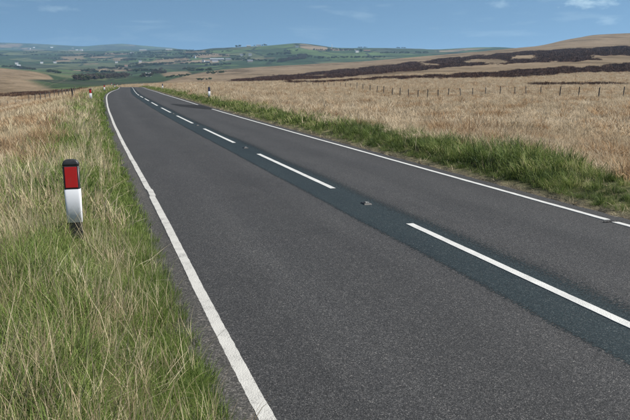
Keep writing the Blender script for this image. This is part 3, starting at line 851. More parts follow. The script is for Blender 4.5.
def wire_mesh(pts, sag=0.02, rad=0.006):
    V, Fc = [], []
    path = []
    for a, b2 in zip(pts, pts[1:]):
        for t in (0, .33, .66):
            q = a.lerp(b2, t); q.z -= sag * 4 * t * (1 - t); path.append(q)
    path.append(pts[-1])
    for i, q in enumerate(path):
        d = (path[min(i + 1, len(path) - 1)] - path[max(i - 1, 0)]).normalized()
        s = d.cross(Vector((0, 0, 1))).normalized(); uu = s.cross(d)
        for k in range(3):
            a = 2 * math.pi * k / 3
            V.append(q + (s * math.cos(a) + uu * math.sin(a)) * rad)
    for i in range(len(path) - 1):
        for k in range(3):
            Fc.append((i * 3 + k, i * 3 + (k + 1) % 3, (i + 1) * 3 + (k + 1) % 3, (i + 1) * 3 + k))
    return mesh_from('wire', V, Fc)
def fence(base_pts, label, heights=(0.35, 0.65, 0.95), lean=3.0, sc=1.0):
    c0 = base_pts[len(base_pts) // 2]
    t = empty('wire_fence', c0)
    for i, q in enumerate(base_pts):
        o = bpy.data.objects.new('post', FP[i % 5]); C.objects.link(o); o.parent = t
        o.location = q - c0
        o.rotation_euler = (R(random.gauss(0, lean)), R(random.gauss(0, lean)), random.uniform(0, 6.28))
        s = random.uniform(.92, 1.12) * sc
        o.scale = (sc, sc, s)
    for h in heights:
        link('wire', wire_mesh([q - c0 + Vector((0.06, 0, h * sc)) for q in base_pts]), m_wire, t)
    tag(t, label, 'fence')
    return t
FENCE_R = [(660, 99), (640, 98.3), (623, 97.8), (598.4, 97.6), (578.4, 96.8), (559.6, 96.2), (540.6, 95.2), (526, 94.6), (514.9, 94.3), (500, 94.6), (485.6, 95.2),
           (472.3, 96.0), (460.5, 96.6), (448.3, 97.4), (438, 97.8), (427.5, 97.8), (417.8, 97.5), (408.5, 97.0), (400, 96.2), (392.2, 95.2), (383.8, 94.0), (377, 92.6), (370, 91.4),
           (363, 90.4), (357, 89.4), (350.5, 88.4), (345.5, 87.6), (340.3, 87.0)]
fr_pts = [at(*q, dmin=30) for q in FENCE_R]
fence(fr_pts, 'weathered post and wire fence crossing the tan moor on the right')
FENCE_R2 = [(334, 86.8), (328.5, 86.6), (323.5, 86.4), (318, 86.2), (313, 86.1), (307, 86.0), (301, 85.9), (295, 85.8)]
fence([at(*q, dmin=60) for q in FENCE_R2], 'farther run of dark fence posts left of the moor fence')
FENCE_L = [(-40, 109), (-30, 108.2), (-20, 107.4), (-10, 106.6), (0, 105.9), (8, 105.1), (15.5, 104.2), (22.5, 103.3), (29, 102.4), (35, 101.5), (40.5, 100.6), (45.5, 99.8), (50, 99.0), (54.5, 98.3), (58.5, 97.6), (62.5, 96.9), (66, 96.2), (69, 95.6), (72, 95), (75, 94.4)]
fence([at(*q, dmin=40) for q in FENCE_L], 'row of old fence posts in brown grass on the left', sc=.82)
# one darker post standing nearer the road
q = at(72.8, 98.6)
t = empty('fence_post', q); o = link('post', post_mesh(77), m_wood, t); o.scale = (1.0, 1.0, .72)
tag(t, 'single dark post at the edge of the left verge', 'post')

# ------------------------------------------------------------------ grass
PROTO = bpy.data.collections.new('grass_prototypes')      # source tufts, never linked to the scene

def grass_mat(name, stops, patch_scale=0.5, patch=0.45, trans=0.3, rough=0.7):
    m, n, l, out = new_mat(name)
    vc = N(n, 'ShaderNodeVertexColor'); vc.layer_name = 'blade'
    s = N(n, 'ShaderNodeSeparateColor'); l.new(vc.outputs['Color'], s.inputs[0])
    oi = N(n, 'ShaderNodeObjectInfo')
    geo = N(n, 'ShaderNodeNewGeometry')
    nz = N(n, 'ShaderNodeTexNoise'); nz.inputs['Scale'].default_value = patch_scale; nz.inputs['Detail'].default_value = 4
    l.new(geo.outputs['Position'], nz.inputs['Vector'])
    a1 = N(n, 'ShaderNodeMath', operation='MULTIPLY'); a1.inputs[1].default_value = 0.55; l.new(s.outputs[1], a1.inputs[0])
    a2 = N(n, 'ShaderNodeMath', operation='MULTIPLY_ADD'); a2.inputs[1].default_value = 0.30; l.new(oi.outputs['Random'], a2.inputs[0]); l.new(a1.outputs[0], a2.inputs[2])
    p1 = N(n, 'ShaderNodeMath', operation='MULTIPLY_ADD'); p1.inputs[1].default_value = patch * 2.4; p1.inputs[2].default_value = -patch * 1.2
    l.new(nz.outputs['Fac'], p1.inputs[0])
    a3 = N(n, 'ShaderNodeMath', operation='ADD'); l.new(a2.outputs[0], a3.inputs[0]); l.new(p1.outputs[0], a3.inputs[1])
    r = ramp(n, stops); l.new(a3.outputs[0], r.inputs[0])
    d = N(n, 'ShaderNodeBsdfPrincipled'); d.inputs['Roughness'].default_value = rough; d.inputs['Specular IOR Level'].default_value = 0.25
    tr = N(n, 'ShaderNodeBsdfTranslucent')
    l.new(r.outputs[0], d.inputs['Base Color']); l.new(r.outputs[0], tr.inputs['Color'])
    mx = N(n, 'ShaderNodeMixShader'); mx.inputs[0].default_value = trans
    l.new(d.outputs[0], mx.inputs[1]); l.new(tr.outputs[0], mx.inputs[2])
    l.new(mx.outputs[0], out.inputs['Surface'])
    return m

m_green = grass_mat('green_grass', [(0.05, (0.045, 0.072, 0.017)), (0.30, (0.115, 0.168, 0.038)), (0.58, (0.192, 0.2496, 0.064)), (0.80, (0.2624, 0.288, 0.1024)), (0.98, (0.4864, 0.4352, 0.2304))], 0.7, 0.35, 0.45)
m_rank = grass_mat('rank_grass', [(0.05, (0.02684, 0.04392, 0.0122)), (0.28, (0.0671, 0.1037, 0.0244)), (0.52, (0.1342, 0.1769, 0.04636)), (0.75, (0.2135, 0.2379, 0.08052)), (0.95, (0.4392, 0.3904, 0.2074))], 1.1, 0.62, 0.40)
m_straw = grass_mat('straw_stems', [(0.05, (0.253, 0.1898, 0.1092)), (0.4, (0.437, 0.3565, 0.2242)), (0.75, (0.621, 0.5405, 0.368)), (1.0, (0.782, 0.713, 0.5405))], 0.8, 0.3, 0.38)
m_tan = grass_mat('dead_moor_grass', [(0.0, (0.2363, 0.18, 0.1085)), (0.30, (0.3994, 0.3151, 0.2074)), (0.60, (0.5063, 0.4107, 0.2869)), (0.9, (0.6301, 0.5345, 0.3979))], 0.16, 0.45, 0.40)
m_rust = grass_mat('rusty_tussock', [(0.0, (0.156, 0.0984, 0.0528)), (0.4, (0.312, 0.204, 0.1122)), (0.75, (0.48, 0.342, 0.2046)), (1.0, (0.6, 0.468, 0.3168))], 0.3, 0.4, 0.40)
m_heath = grass_mat('heather_sprigs', [(0.0, (0.02179, 0.00828, 0.004307)), (0.5, (0.04555, 0.01788, 0.009095)), (0.9, (0.1189, 0.05299, 0.02009))], 0.1, 0.4, 0.1)

def tuft(name, n, h, radius, width, lean, droop, mat, seed, flat=0.0):
    """n curved blades: 3 bent segments ending in a point"""
    g = np.random.default_rng(seed)
    V = np.zeros((n, 7, 3)); col = np.zeros((n, 7, 4)); col[..., 3] = 1
    a = g.uniform(0, 2 * np.pi, n); rr = radius * np.sqrt(g.uniform(0, 1, n))
    bx, by = rr * np.cos(a), rr * np.sin(a)
    out_a = a + g.normal(0, 0.9, n)
    H = h[0] + (h[1] - h[0]) * g.uniform(0, 1, n) ** 1.3
    ln = np.abs(g.normal(lean, lean * 0.6, n)); dr = droop * g.uniform(0.3, 1.6, n)
    W = width * g.uniform(.6, 1.3, n)
    face = out_a + np.pi / 2 + g.normal(0, 0.6, n)
    rnd = g.uniform(0, 1, n)
    ang = ln.copy()
    px, pz = np.zeros(n), np.zeros(n)
    lev = []
    seg = H / 3
    for s in range(4):
        lev.append((px.copy(), pz.copy()))
        px = px + np.sin(ang) * seg; pz = pz + np.cos(ang) * seg
        ang = ang + dr / 3 * (1 + s * 0.5)
    wf = [1.0, 0.85, 0.55]
    for s in range(4):
        X = bx + lev[s][0] * np.cos(out_a); Y = by + lev[s][0] * np.sin(out_a); Z = lev[s][1]
        if s < 3:
            wx, wy = np.cos(face) * W * wf[s] / 2, np.sin(face) * W * wf[s] / 2
            V[:, s * 2] = np.stack([X - wx, Y - wy, Z], -1); V[:, s * 2 + 1] = np.stack([X + wx, Y + wy, Z], -1)
            col[:, s * 2:s * 2 + 2, 0] = s / 3
        else:
            V[:, 6] = np.stack([X, Y, Z], -1); col[:, 6, 0] = 1
    V[:, :2, 2] -= 0.03
    col[..., 1] = rnd[:, None]
    o0 = np.arange(n)[:, None] * 7
    q = np.concatenate([o0 + np.array([[0, 1, 3, 2]]), o0 + np.array([[2, 3, 5, 4]])])
    t = o0 + np.array([[4, 5, 6]])
    me = mesh_np(name, V.reshape(-1, 3), q, t, smooth=True)
    at_ = me.color_attributes.new('blade', 'FLOAT_COLOR', 'POINT'); at_.data.foreach_set('color', col.astype(np.float32).ravel())
    me.materials.append(mat)
    return bpy.data.objects.new(name, me)

def proto_coll(name, objs):
    c = bpy.data.collections.new(name)
    for k, o in enumerate(objs):
        o.name = '%s_%02d' % (name, k)
        c.objects.link(o)
    return c

def scatter(name, pts, rot, scl, pid, coll, label, cat=None):
    pts = np.asarray(pts, np.float32)
    me = bpy.data.meshes.new(name)
    me.vertices.add(len(pts)); me.vertices.foreach_set('co', pts.ravel())
    a = me.attributes.new('rot', 'FLOAT_VECTOR', 'POINT'); a.data.foreach_set('vector', np.asarray(rot, np.float32).ravel())
    a = me.attributes.new('scl', 'FLOAT_VECTOR', 'POINT'); a.data.foreach_set('vector', np.asarray(scl, np.float32).ravel())
    a = me.attributes.new('pid', 'INT', 'POINT'); a.data.foreach_set('value', np.asarray(pid, np.int32))
    o = bpy.data.objects.new(name, me); C.objects.link(o)
    ng = bpy.data.node_groups.new(name + '_nodes', 'GeometryNodeTree')
    ng.interface.new_socket('Geometry', in_out='INPUT', socket_type='NodeSocketGeometry')
    ng.interface.new_socket('Geometry', in_out='OUTPUT', socket_type='NodeSocketGeometry')
    gi, go = ng.nodes.new('NodeGroupInput'), ng.nodes.new('NodeGroupOutput')
    ci = ng.nodes.new('GeometryNodeCollectionInfo')
    ci.inputs['Collection'].default_value = coll
    ci.inputs['Separate Children'].default_value = True
    ci.inputs['Reset Children'].default_value = True
    ip = ng.nodes.new('GeometryNodeInstanceOnPoints')
    ip.inputs['Pick Instance'].default_value = True
    def na(nm, ty):
        x = ng.nodes.new('GeometryNodeInputNamedAttribute'); x.data_type = ty; x.inputs['Name'].default_value = nm
        return x.outputs['Attribute']
    er_ = ng.nodes.new('FunctionNodeEulerToRotation')
    ng.links.new(na('rot', 'FLOAT_VECTOR'), er_.inputs[0])
    ng.links.new(gi.outputs[0], ip.inputs['Points'])
    ng.links.new(ci.outputs[0], ip.inputs['Instance'])
    ng.links.new(na('pid', 'INT'), ip.inputs['Instance Index'])
    ng.links.new(er_.outputs[0], ip.inputs['Rotation'])
    ng.links.new(na('scl', 'FLOAT_VECTOR'), ip.inputs['Scale'])
    ng.links.new(ip.outputs[0], go.inputs[0])
    md = o.modifiers.new('scatter', 'NODES'); md.node_group = ng
    tag(o, label, cat, kind='stuff')
    return o

def cand(n, r0, r1, p, a0=-34, a1=36, seed=0):
    """points around the camera with density falling as r**-p"""
    g = np.random.default_rng(seed)
    v = g.uniform(0, 1, n)
    e = 2 - p
    r = (r0 ** e + v * (r1 ** e - r0 ** e)) ** (1 / e)
    a = YAW + np.radians(g.uniform(a0, a1, n))
    x, y = r * np.sin(a), r * np.cos(a)
    return x, y, r, g

def edges(x, y):
    d = x - road_x(y)
    return ROAD_L - d, d - ROAD_R

def emit(name, x, y, r, g, colls, size, lod, label, tilt=0.12, wscale=1.0, cat='grass'):
    """one scatter: variants of several detail levels in one collection"""
    z = ground_z(x, y)
    nv, nl = colls[1], len(lod) + 1
    level = np.zeros(len(x), int)
    for q in lod: level += (r > q)
    pid = level * nv + g.integers(0, nv, len(x))
    s = size * g.uniform(.7, 1.25, len(x))
    rot = np.stack([g.normal(0, tilt, len(x)), g.normal(0, tilt, len(x)) - 0.06, g.uniform(0, 6.283, len(x))], -1)
    scl = np.stack([s * wscale, s * wscale, s * g.uniform(.8, 1.2, len(x))], -1)
    return scatter(name, np.stack([x, y, z], -1), rot, scl, pid, colls[0], label, cat)

def kind(name, mat, n, h, radius, w, lean, droop, seed, nv=4, lodw=(1, 2.2, 5.0), lodn=(1, .6, .30)):
    objs = []
    for L in range(len(lodw)):
        for k in range(nv):
            objs.append(tuft(name, max(8, int(n * lodn[L])), h, radius * (1, 1.15, 1.35)[L], w * lodw[L], lean, droop, mat, seed + L * 10 + k))
    return proto_coll(name, objs), nv

K_SHORT = kind('short_tuft', m_green, 46, (.07, .20), .075, .0042, .30, .8, 100)
K_GREEN = kind('green_tuft', m_green, 38, (.12, .36), .085, .0066, .34, 1.1, 200)
K_STRAW = kind('straw_tuft', m_straw, 12, (.18, .54), .09, .0044, .20, .45, 300)
K_LITTER = kind('litter_tuft', m_straw, 16, (.15, .38), .12, .0042, 1.15, .5, 350)
K_RANK = kind('rank_tuft', m_rank, 95, (.12, .46), .17, .0048, .34, 1.1, 400)
K_TAN = kind('moor_tuft', m_tan, 100, (.10, .32), .22, .0044, .82, 1.0, 500, lodw=(1, 1.9, 3.6), lodn=(1, .7, .4))
K_RUST = kind('rust_tuft', m_rust, 95, (.22, .55), .20, .0050, .38, 1.0, 600)
LOD = (9, 26)

# left verge: short green edge, green tufts, straw stems
x, y, r, g = cand(80000, 2.6, 230, 1.25, -30, 4, 1)
el, er = edges(x, y)
m = (el > -0.05) & (el < 3.6)
x, y, r, el = x[m], y[m], r[m], el[m]
pn = fbm(x * 0.8, y * 0.35, 51, 3)
near_edge = 1 - sstep(0.35, 0.9, el)
np0 = at(76.5, 240)
infront = (np.abs(x - np0.x * (y / np0.y)) < .13) & (y > np0.y - 1.35) & (y < np0.y + .05)
near_edge = np.where(infront, -9, near_edge)
keep = g.uniform(0, 1, len(x)) < np.where(infront, .5, np.clip(near_edge + 0.62 + 1.8 * (pn - .45), 0.22, 1)) * (1 - sstep(1.7, 2.9, el + (pn - .5) * 2 + 0.5 * sstep(15, 40, y)))
a = keep & ((el < 0.45 + 0.4 * pn) | infront)
emit('verge_grass', x[a], y[a], r[a], g, K_SHORT, np.where(infront[a], .55, 1.0 + 0.35 * sstep(10, 60, r[a])), LOD, 'short green grass along the left road edge')
b_ = keep & ~a
emit('verge_grass', x[b_], y[b_], r[b_], g, K_GREEN, 1.0 + 0.2 * sstep(10, 60, r[b_]), LOD, 'green grass tufts on the left verge')

x, y, r, g = cand(60000, 2.6, 200, 1.25, -30, 4, 2)
el, er = edges(x, y)
pn = fbm(x * 0.8, y * 0.35, 51, 3)
dens = sstep(-0.05, 0.8, el) * np.clip(0.86 - 3.2 * (pn - .44), .12, .98) * (1 - 0.5 * sstep(3.2, 5, el)) * (1 - 0.45 * sstep(14, 40, y))
np0 = at(76.5, 240)
dens = np.where((np.abs(x - np0.x * (y / np0.y)) < .15) & (y > np0.y - 1.7) & (y < np0.y + .05), dens * .04, dens)
m = (el > 0.0) & (el < 6) & (g.uniform(0, 1, len(x)) < dens)
emit('straw_grass', x[m], y[m], r[m], g, K_STRAW, np.full(m.sum(), 0.95), LOD, 'pale dry grass stems standing on the left verge', tilt=0.16)
m = (el > 0.02) & (el < 5) & (g.uniform(0, 1, len(x)) < np.clip(dens * 0.6 + .12, 0, 1))
emit('straw_litter', x[m], y[m], r[m], g, K_LITTER, np.full(m.sum(), 1.0), LOD, 'bleached fallen grass lying in the left verge', tilt=0.25)

# left moor
x, y, r, g = cand(70000, 5, 330, 1.05, -32, 4, 3)
el, er = edges(x, y)
st = 1.5 + 1.0 * np.exp(-y / 9.0) + (fbm(x * .6, y * .25, 61, 3) - .5) * 1.2
rustn = fbm(x * 0.22, y * 0.12, 71, 3)
m = (el > st) & (g.uniform(0, 1, len(x)) < 0.85)
ru = m & (rustn > 0.60) & (g.uniform(0, 1, len(x)) < .4)
ta = m & ~ru
emit('moor_grass', x[ta], y[ta], r[ta], g, K_TAN, 0.95 + 0.5 * sstep(40, 200, r[ta]), LOD, 'dead tan grass covering the moor on the left')
emit('rusty_grass', x[ru], y[ru], r[ru], g, K_RUST, 1.0 + 0.5 * sstep(40, 200, r[ru]), LOD, 'rust brown grass tussocks on the left moor')

# right verge: rank green grass on the bank
x, y, r, g = cand(90000, 6, 240, 1.05, -18, 32, 4)
el, er = edges(x, y)
hn = np.clip((fbm(y * 0.45, x * 0.45, 81, 3) - .5) * 1.7 + .5, 0, 1)
wid = 1.9 + (hn - .5) * 1.5
clump = np.exp(-(((y - 13.2) / 2.2) ** 2)) * 0.45 - 0.35 * np.exp(-(((y - 9.0) / 2.0) ** 2))
m = (er > 0.28 + 0.25 * (fbm(y * 1.3, x, 83, 3) - .3)) & (er < wid)
x, y, r, er, hn, clump = x[m], y[m], r[m], er[m], hn[m], clump[m]
sz = 0.84 * (0.42 + 0.58 * sstep(0.25, 1.1, er)) * (0.62 + 0.75 * hn + clump * sstep(.3, .8, er))
emit('bank_grass', x, y, r, g, K_RANK, sz, LOD, 'long rank green grass on the bank right of the road')
x, y, r, g = cand(34000, 6, 240, 1.05, -18, 32, 14)
el, er = edges(x, y)
m = (er > 0.10) & (er < 1.6) & (g.uniform(0, 1, len(x)) < 0.8 * (1 - sstep(.5, 1.6, er)) + .12)
emit('bank_litter', x[m], y[m], r[m], g, K_LITTER, np.full(m.sum(), 0.55), LOD, 'dry grass litter at the foot of the right bank', tilt=.3)
m = (er > 0.7) & (er < 3.6) & (g.uniform(0, 1, len(x)) < 0.15 + 0.55 * sstep(.9, 1.9, er))
emit('bank_straw', x[m], y[m], r[m], g, K_STRAW, np.full(m.sum(), 0.8), LOD, 'pale stems among the green bank grass on the right')

# right moor
x, y, r, g = cand(170000, 7, 420, 0.95, -18, 34, 5)
el, er = edges(x, y)
hn = fbm(y * 0.35, x * 0.35, 81, 3)
wid = 1.7 + (hn - .5) * 1.5
z = ground_z(x, y)
hea, gre, u, D, row = cover_masks(x, y, z)
m = (er > wid) & (hea < 0.4) & (gre < .5)
rustn = fbm(x * 0.16, y * 0.16, 91, 4)
cl_ = fbm(x * .95, y * .95, 97, 2)
ru = m & (cl_ > 0.66) & (g.uniform(0, 1, len(x)) < .7)
ta = m & ~ru
hgt = 0.55 + 0.75 * fbm(x * 0.5, y * 0.5, 93, 3) + 0.45 * sstep(.62, .72, fbm(x * 1.1, y * 1.1, 94, 2))
emit('moor_grass', x[ta], y[ta], r[ta], g, K_TAN, (hgt * (1 + 0.6 * sstep(40, 250, r)))[ta], LOD, 'dead tan grass covering the moor on the right', tilt=.34)
emit('rusty_grass', x[ru], y[ru], r[ru], g, K_RUST, (hgt * (0.85 + 0.5 * sstep(40, 250, r)))[ru], LOD, 'rust brown grass tussocks on the right moor', tilt=.2)
# the big rusty clump by the right edge of the view
q = at(604, 166, 6)
t = empty('tussock', q)
for k, (dx, dy, sc_) in enumerate(((0, 0, 1.0), (.55, .15, .8), (-.5, .2, .7), (.2, .5, .75))):
    o = tuft('leaf_clump', 420, (.16, .42), .34, .006, .5, 1.2, m_rust, 640 + k); o.name = 'leaf_clump'
    C.objects.link(o); o.parent = t; o.location = (dx, dy, 0); o.scale = (sc_, sc_, sc_ * .9)
tag(t, 'large rust brown tussock on the moor at the right frame edge', 'tussock')
# heather on the hillside
K_HEATH = kind('heather_tuft', m_heath, 60, (.35, .8), .7, .06, .5, .5, 700, lodw=(1, 1, 1), lodn=(1, 1, 1))
x, y, r, g = cand(160000, 140, 1400, 0.9, -25, 32, 6)
z = ground_z(x, y)
hea, gre, u, D, row = cover_masks(x, y, z)
m = hea > g.uniform(0.05, 1.25, len(x))
emit('heather', x[m], y[m], r[m], g, K_HEATH, 0.9 + 1.4 * sstep(200, 900, r[m]), LOD, 'dark heather spreading across the moor hillside', cat='heather')

# ------------------------------------------------------------------ far trees
m_leaf = grass_mat('far_foliage', [(0.0, (0.030, 0.040, 0.016)), (0.5, (0.052, 0.065, 0.026)), (1.0, (0.085, 0.10, 0.040))], 0.02, 0.3, 0.15)
m_bare = grass_mat('bare_twig_foliage', [(0.0, (0.040, 0.032, 0.026)), (0.5, (0.070, 0.057, 0.045)), (1.0, (0.11, 0.095, 0.070))], 0.02, 0.3, 0.1)
m_bark = plain('bark', (0.06, 0.05, 0.04), 0.9, 0.2, 3)
def crown_mesh(name, seed, n, rx, rz, zc, leaf, mat):
    g = np.random.default_rng(seed)
    # leaf faces on several overlapping lobes
    nl = 9
    lob = np.stack([g.normal(0, .45, nl) * rx, g.normal(0, .45, nl) * rx, zc + g.uniform(-.55, .6, nl) * rz], -1)
    lr = g.uniform(.35, .6, nl) * rx
    k = g.integers(0, nl, n)
    d = g.normal(0, 1, (n, 3)); d /= np.linalg.norm(d, axis=1)[:, None]
    P = lob[k] + d * lr[k][:, None] * g.uniform(.6, 1.05, n)[:, None]
    a = g.normal(0, 1, (n, 3)); a /= np.linalg.norm(a, axis=1)[:, None]
    b2 = np.cross(a, g.normal(0, 1, (n, 3))); b2 /= np.linalg.norm(b2, axis=1)[:, None]
    s = leaf * g.uniform(.6, 1.4, n)[:, None]
    V = np.stack([P - a * s, P + b2 * s * .7, P + a * s, P - b2 * s * .7], 1).reshape(-1, 3)
    q = np.arange(n)[:, None] * 4 + np.array([[0, 1, 2, 3]])
    me = mesh_np(name, V, q)
    col = np.ones((n * 4, 4), np.float32); col[:, 1] = np.repeat(g.uniform(0, 1, n), 4)
    c_ = me.color_attributes.new('blade', 'FLOAT_COLOR', 'POINT'); c_.data.foreach_set('color', col.ravel())
    me.materials.append(mat)
    return me
def trunk_mesh(seed, h):
    rr = random.Random(seed); V, Fc = [], []
    def limb(p0, p1, r0, r1):
        o = len(V); d = (p1 - p0).normalized(); s = d.orthogonal().normalized(); uu = d.cross(s)
        for p_, r_ in ((p0, r0), (p0.lerp(p1, .5) + s * r0 * .4, (r0 + r1) / 2), (p1, r1)):
            for k in range(6):
                a = k * math.pi / 3; V.append(p_ + (s * math.cos(a) + uu * math.sin(a)) * r_)
        for i in range(2):
            for k in range(6): Fc.append((o + i * 6 + k, o + i * 6 + (k + 1) % 6, o + i * 6 + 6 + (k + 1) % 6, o + i * 6 + 6 + k))
    top = Vector((rr.uniform(-.3, .3), rr.uniform(-.3, .3), h * .55))
    limb(Vector((0, 0, -.5)), top, h * .035, h * .022)
    for k in range(5):
        a = k * 1.26 + rr.uniform(-.3, .3)
        limb(top * rr.uniform(.6, 1), top + Vector((math.cos(a) * h * .25, math.sin(a) * h * .25, h * rr.uniform(.15, .3))), h * .016, h * .006)
    return mesh_from('trunk', V, Fc)
CROWN = [crown_mesh('crown', 900 + k, 420, 3.6, 3.0, 4.6, .55, m_leaf) for k in range(4)]
CROWN_B = [crown_mesh('crown', 950 + k, 380, 3.4, 3.2, 4.8, .40, m_bare) for k in range(3)]
TRUNK = [trunk_mesh(k, 8.0) for k in range(3)]
def tree(px, py, label, s=1.0, bare=False, group=None, dmin=300):
    t = empty('tree', at(px, py, dmin), random.uniform(0, 6.28))
    t.scale = (s * random.uniform(.95, 1.3), s * random.uniform(.95, 1.3), s * random.uniform(.85, 1.1))
    link('trunk', TRUNK[random.randrange(3)], m_bark, t)
    link('crown', random.choice(CROWN_B if bare else CROWN), None, t)
    tag(t, label, 'tree', group)
tree(180.5, 54.9, 'dark lone tree clump on the pasture left of the farm sheds', 2.0)
tree(137, 72.5, 'round tree above the white roadside cottage in the valley', 1.3)
tree(155.5, 73.2, 'bushy tree just right of the white valley cottage', 1.5, True)
tree(160.5, 72.6, 'taller bare tree beyond the road crest, right of the cottage', 1.6, True)
tree(236.5, 45.6, 'tree at the left end of the hilltop farm', 1.5, dmin=1800)
tree(240, 45.4, 'second tree beside the hilltop farm', 1.5, dmin=1800)
tree(264.5, 45.2, 'tree at the right end of the hilltop buildings', 1.4, dmin=1800)
tree(361.5, 52.2, 'dark tree between the two houses on the green hill', 1.8, dmin=1700)
tree(244, 55.8, 'dark tree between the two white farmhouses above the sheds', 1.3, dmin=1700)
tree(224, 61.8, 'tree in front of the grey farm sheds', 1.0, dmin=1500)
tree(233.5, 60.8, 'tree at the right end of the grey farm sheds', 1.3, dmin=1500)
tree(113, 74.5, 'rounded tree in the dark valley wood, tallest of its row', 1.6, True)

# woods and hedgerows that read as one mass
wood_c = proto_coll('far_tree', [bpy.data.objects.new('far_tree', CROWN[k]) for k in range(4)] + [bpy.data.objects.new('far_tree', CROWN_B[k]) for k in range(3)])
def wood(name, spans, label, dmin=350, bare=.5, size=(.55, 1.1)):
    """spans: (column0, row0, column1, row1, spread in rows, count)"""
    P = []
    for (u0, r0, u1, r1, sp_, cnt) in spans:
        for k in range(cnt):
            t = random.random()
            P.append(at(u0 + (u1 - u0) * t, r0 + (r1 - r0) * t + random.uniform(-sp_, sp_), dmin))
    nn = len(P)
    g = np.random.default_rng(len(name) + nn)
    s = g.uniform(size[0], size[1], nn)
    pid = np.where(g.uniform(0, 1, nn) < bare, g.integers(4, 7, nn), g.integers(0, 4, nn))
    scatter(name, [tuple(q) for q in P], np.stack([np.zeros(nn), np.zeros(nn), g.uniform(0, 6.28, nn)], -1), np.stack([s * 1.25, s * 1.25, s], -1), pid, wood_c, label, 'trees')
wood('valley_wood', [(84, 79.5, 130, 76.8, 1.6, 120), (92, 78, 124, 75.4, 1.2, 50), (74, 80.5, 90, 80, .7, 40)], 'dark bare wood along the valley floor beyond the crest', 350, .75)
wood('valley_wood', [(150, 74.8, 166, 72.6, .9, 50), (140, 77.4, 152, 76.2, .4, 25)], 'clump of bare scrub behind the white roadside cottage', 350, .8, (.5, .9))
wood('hillside_wood', [(278, 61.8, 306, 57.6, 1.3, 170), (298, 56.3, 308, 55.3, .6, 30)], 'brown wood on the flank of the green hill', 1700, .9)
wood('hedgerow', [(0, 66.8, 26, 68.2, .25, 50), (20, 69.0, 36, 70.2, .3, 26), (48, 71.8, 60, 73.5, .5, 30), (98, 68.6, 128, 69.6, .5, 60), (84, 71.5, 96, 70.2, .5, 22)], 'dark hedgerows behind the tan hill and across the valley', 1000, .3, (.5, .9))
wood('hedgerow', [(120, 60.8, 136, 59.6, .5, 40), (134, 66.8, 172, 64.2, .35, 50), (130, 54.4, 150, 52.6, .4, 36), (98, 55.2, 128, 53.6, .4, 50), (84, 57.8, 100, 56.2, .4, 26), (150, 56.4, 196, 53.8, .2, 40), (60, 56.5, 96, 55.0, .3, 36)], 'dark hedgerows on the left valley side', 1400, .25, (.7, 1.2))
wood('hedgerow', [(236, 45.2, 243, 45.0, .15, 10), (254, 45.8, 267, 45.4, .15, 14), (235, 60.3, 275, 61.8, .35, 40), (268, 55.2, 290, 54.0, .2, 22), (318, 58.6, 385, 57.6, .25, 60), (206, 66.2, 232, 64.6, .2, 26), (380, 53.6, 430, 53.0, .25, 40), (182, 57.2, 200, 56.2, .2, 16)], 'dark hedgerows on the green hill', 1500, .25, (.6, 1.0))
wood('gorse_scrub', [(206, 73.8, 228, 72.0, .8, 50), (166, 77.6, 190, 75.4, .7, 45), (196, 80.4, 212, 79.8, .4, 14)], 'olive scrub on the tan slope beyond the right marker posts', 500, .1, (.22, .42))

rh = random.Random(5)
sp_l = []
for k in range(46):
    u0 = rh.uniform(-10, 190); r0 = rh.uniform(50.5, 72); ln_ = rh.uniform(8, 34)
    if r0 > 66 and u0 < 75: continue
    sp_l.append((u0, r0, u0 + ln_, r0 + rh.uniform(-1.4, 1.0), .14, int(ln_ * 1.3)))
wood('field_hedge', sp_l, 'thin field hedges over the valley pastures on the left', 1100, .3, (.45, .95))
sp_r = []
for k in range(22):
    u0 = rh.uniform(190, 420); r0 = rh.uniform(47.5, 62); ln_ = rh.uniform(8, 30)
    if r0 > 62 - (u0 - 250) * .06: continue
    sp_r.append((u0, r0, u0 + ln_, r0 + rh.uniform(-1.2, .8), .14, int(ln_ * 1.2)))
wood('field_hedge', sp_r, 'thin field hedges over the green hill', 1750, .3, (.4, .85))

# ------------------------------------------------------------------ far houses
m_render = plain('white_render', (0.62, 0.61, 0.58), 0.8, 0.04, .5)
m_cream = plain('cream_render', (0.36, 0.31, 0.24), 0.8, 0.05, .5)
m_stone = plain('grey_stone_wall', (0.25, 0.23, 0.21), 0.9, 0.12, 1)
m_slate = plain('grey_slate', (0.11, 0.115, 0.13), 0.6, 0.12, 1)
m_tinroof = plain('pale_sheet_roof', (0.24, 0.255, 0.28), 0.5, 0.08, .5)
m_tile = plain('brown_roof_tiles', (0.16, 0.09, 0.06), 0.7, 0.12, 1)
m_pane = plain('dark_window', (0.02, 0.022, 0.026), 0.15, 0.1, 1)
m_door = plain('painted_door', (0.09, 0.06, 0.05), 0.5, 0.1, 1)
def boxm(name, x0, x1, y0, y1, z0, z1):
    V = [(x, y, z) for z in (z0, z1) for x, y in ((x0, y0), (x1, y0), (x1, y1), (x0, y1))]
    return mesh_from(name, V, [(3, 2, 1, 0), (4, 5, 6, 7), (0, 1, 5, 4), (1, 2, 6, 5), (2, 3, 7, 6), (3, 0, 4, 7)])
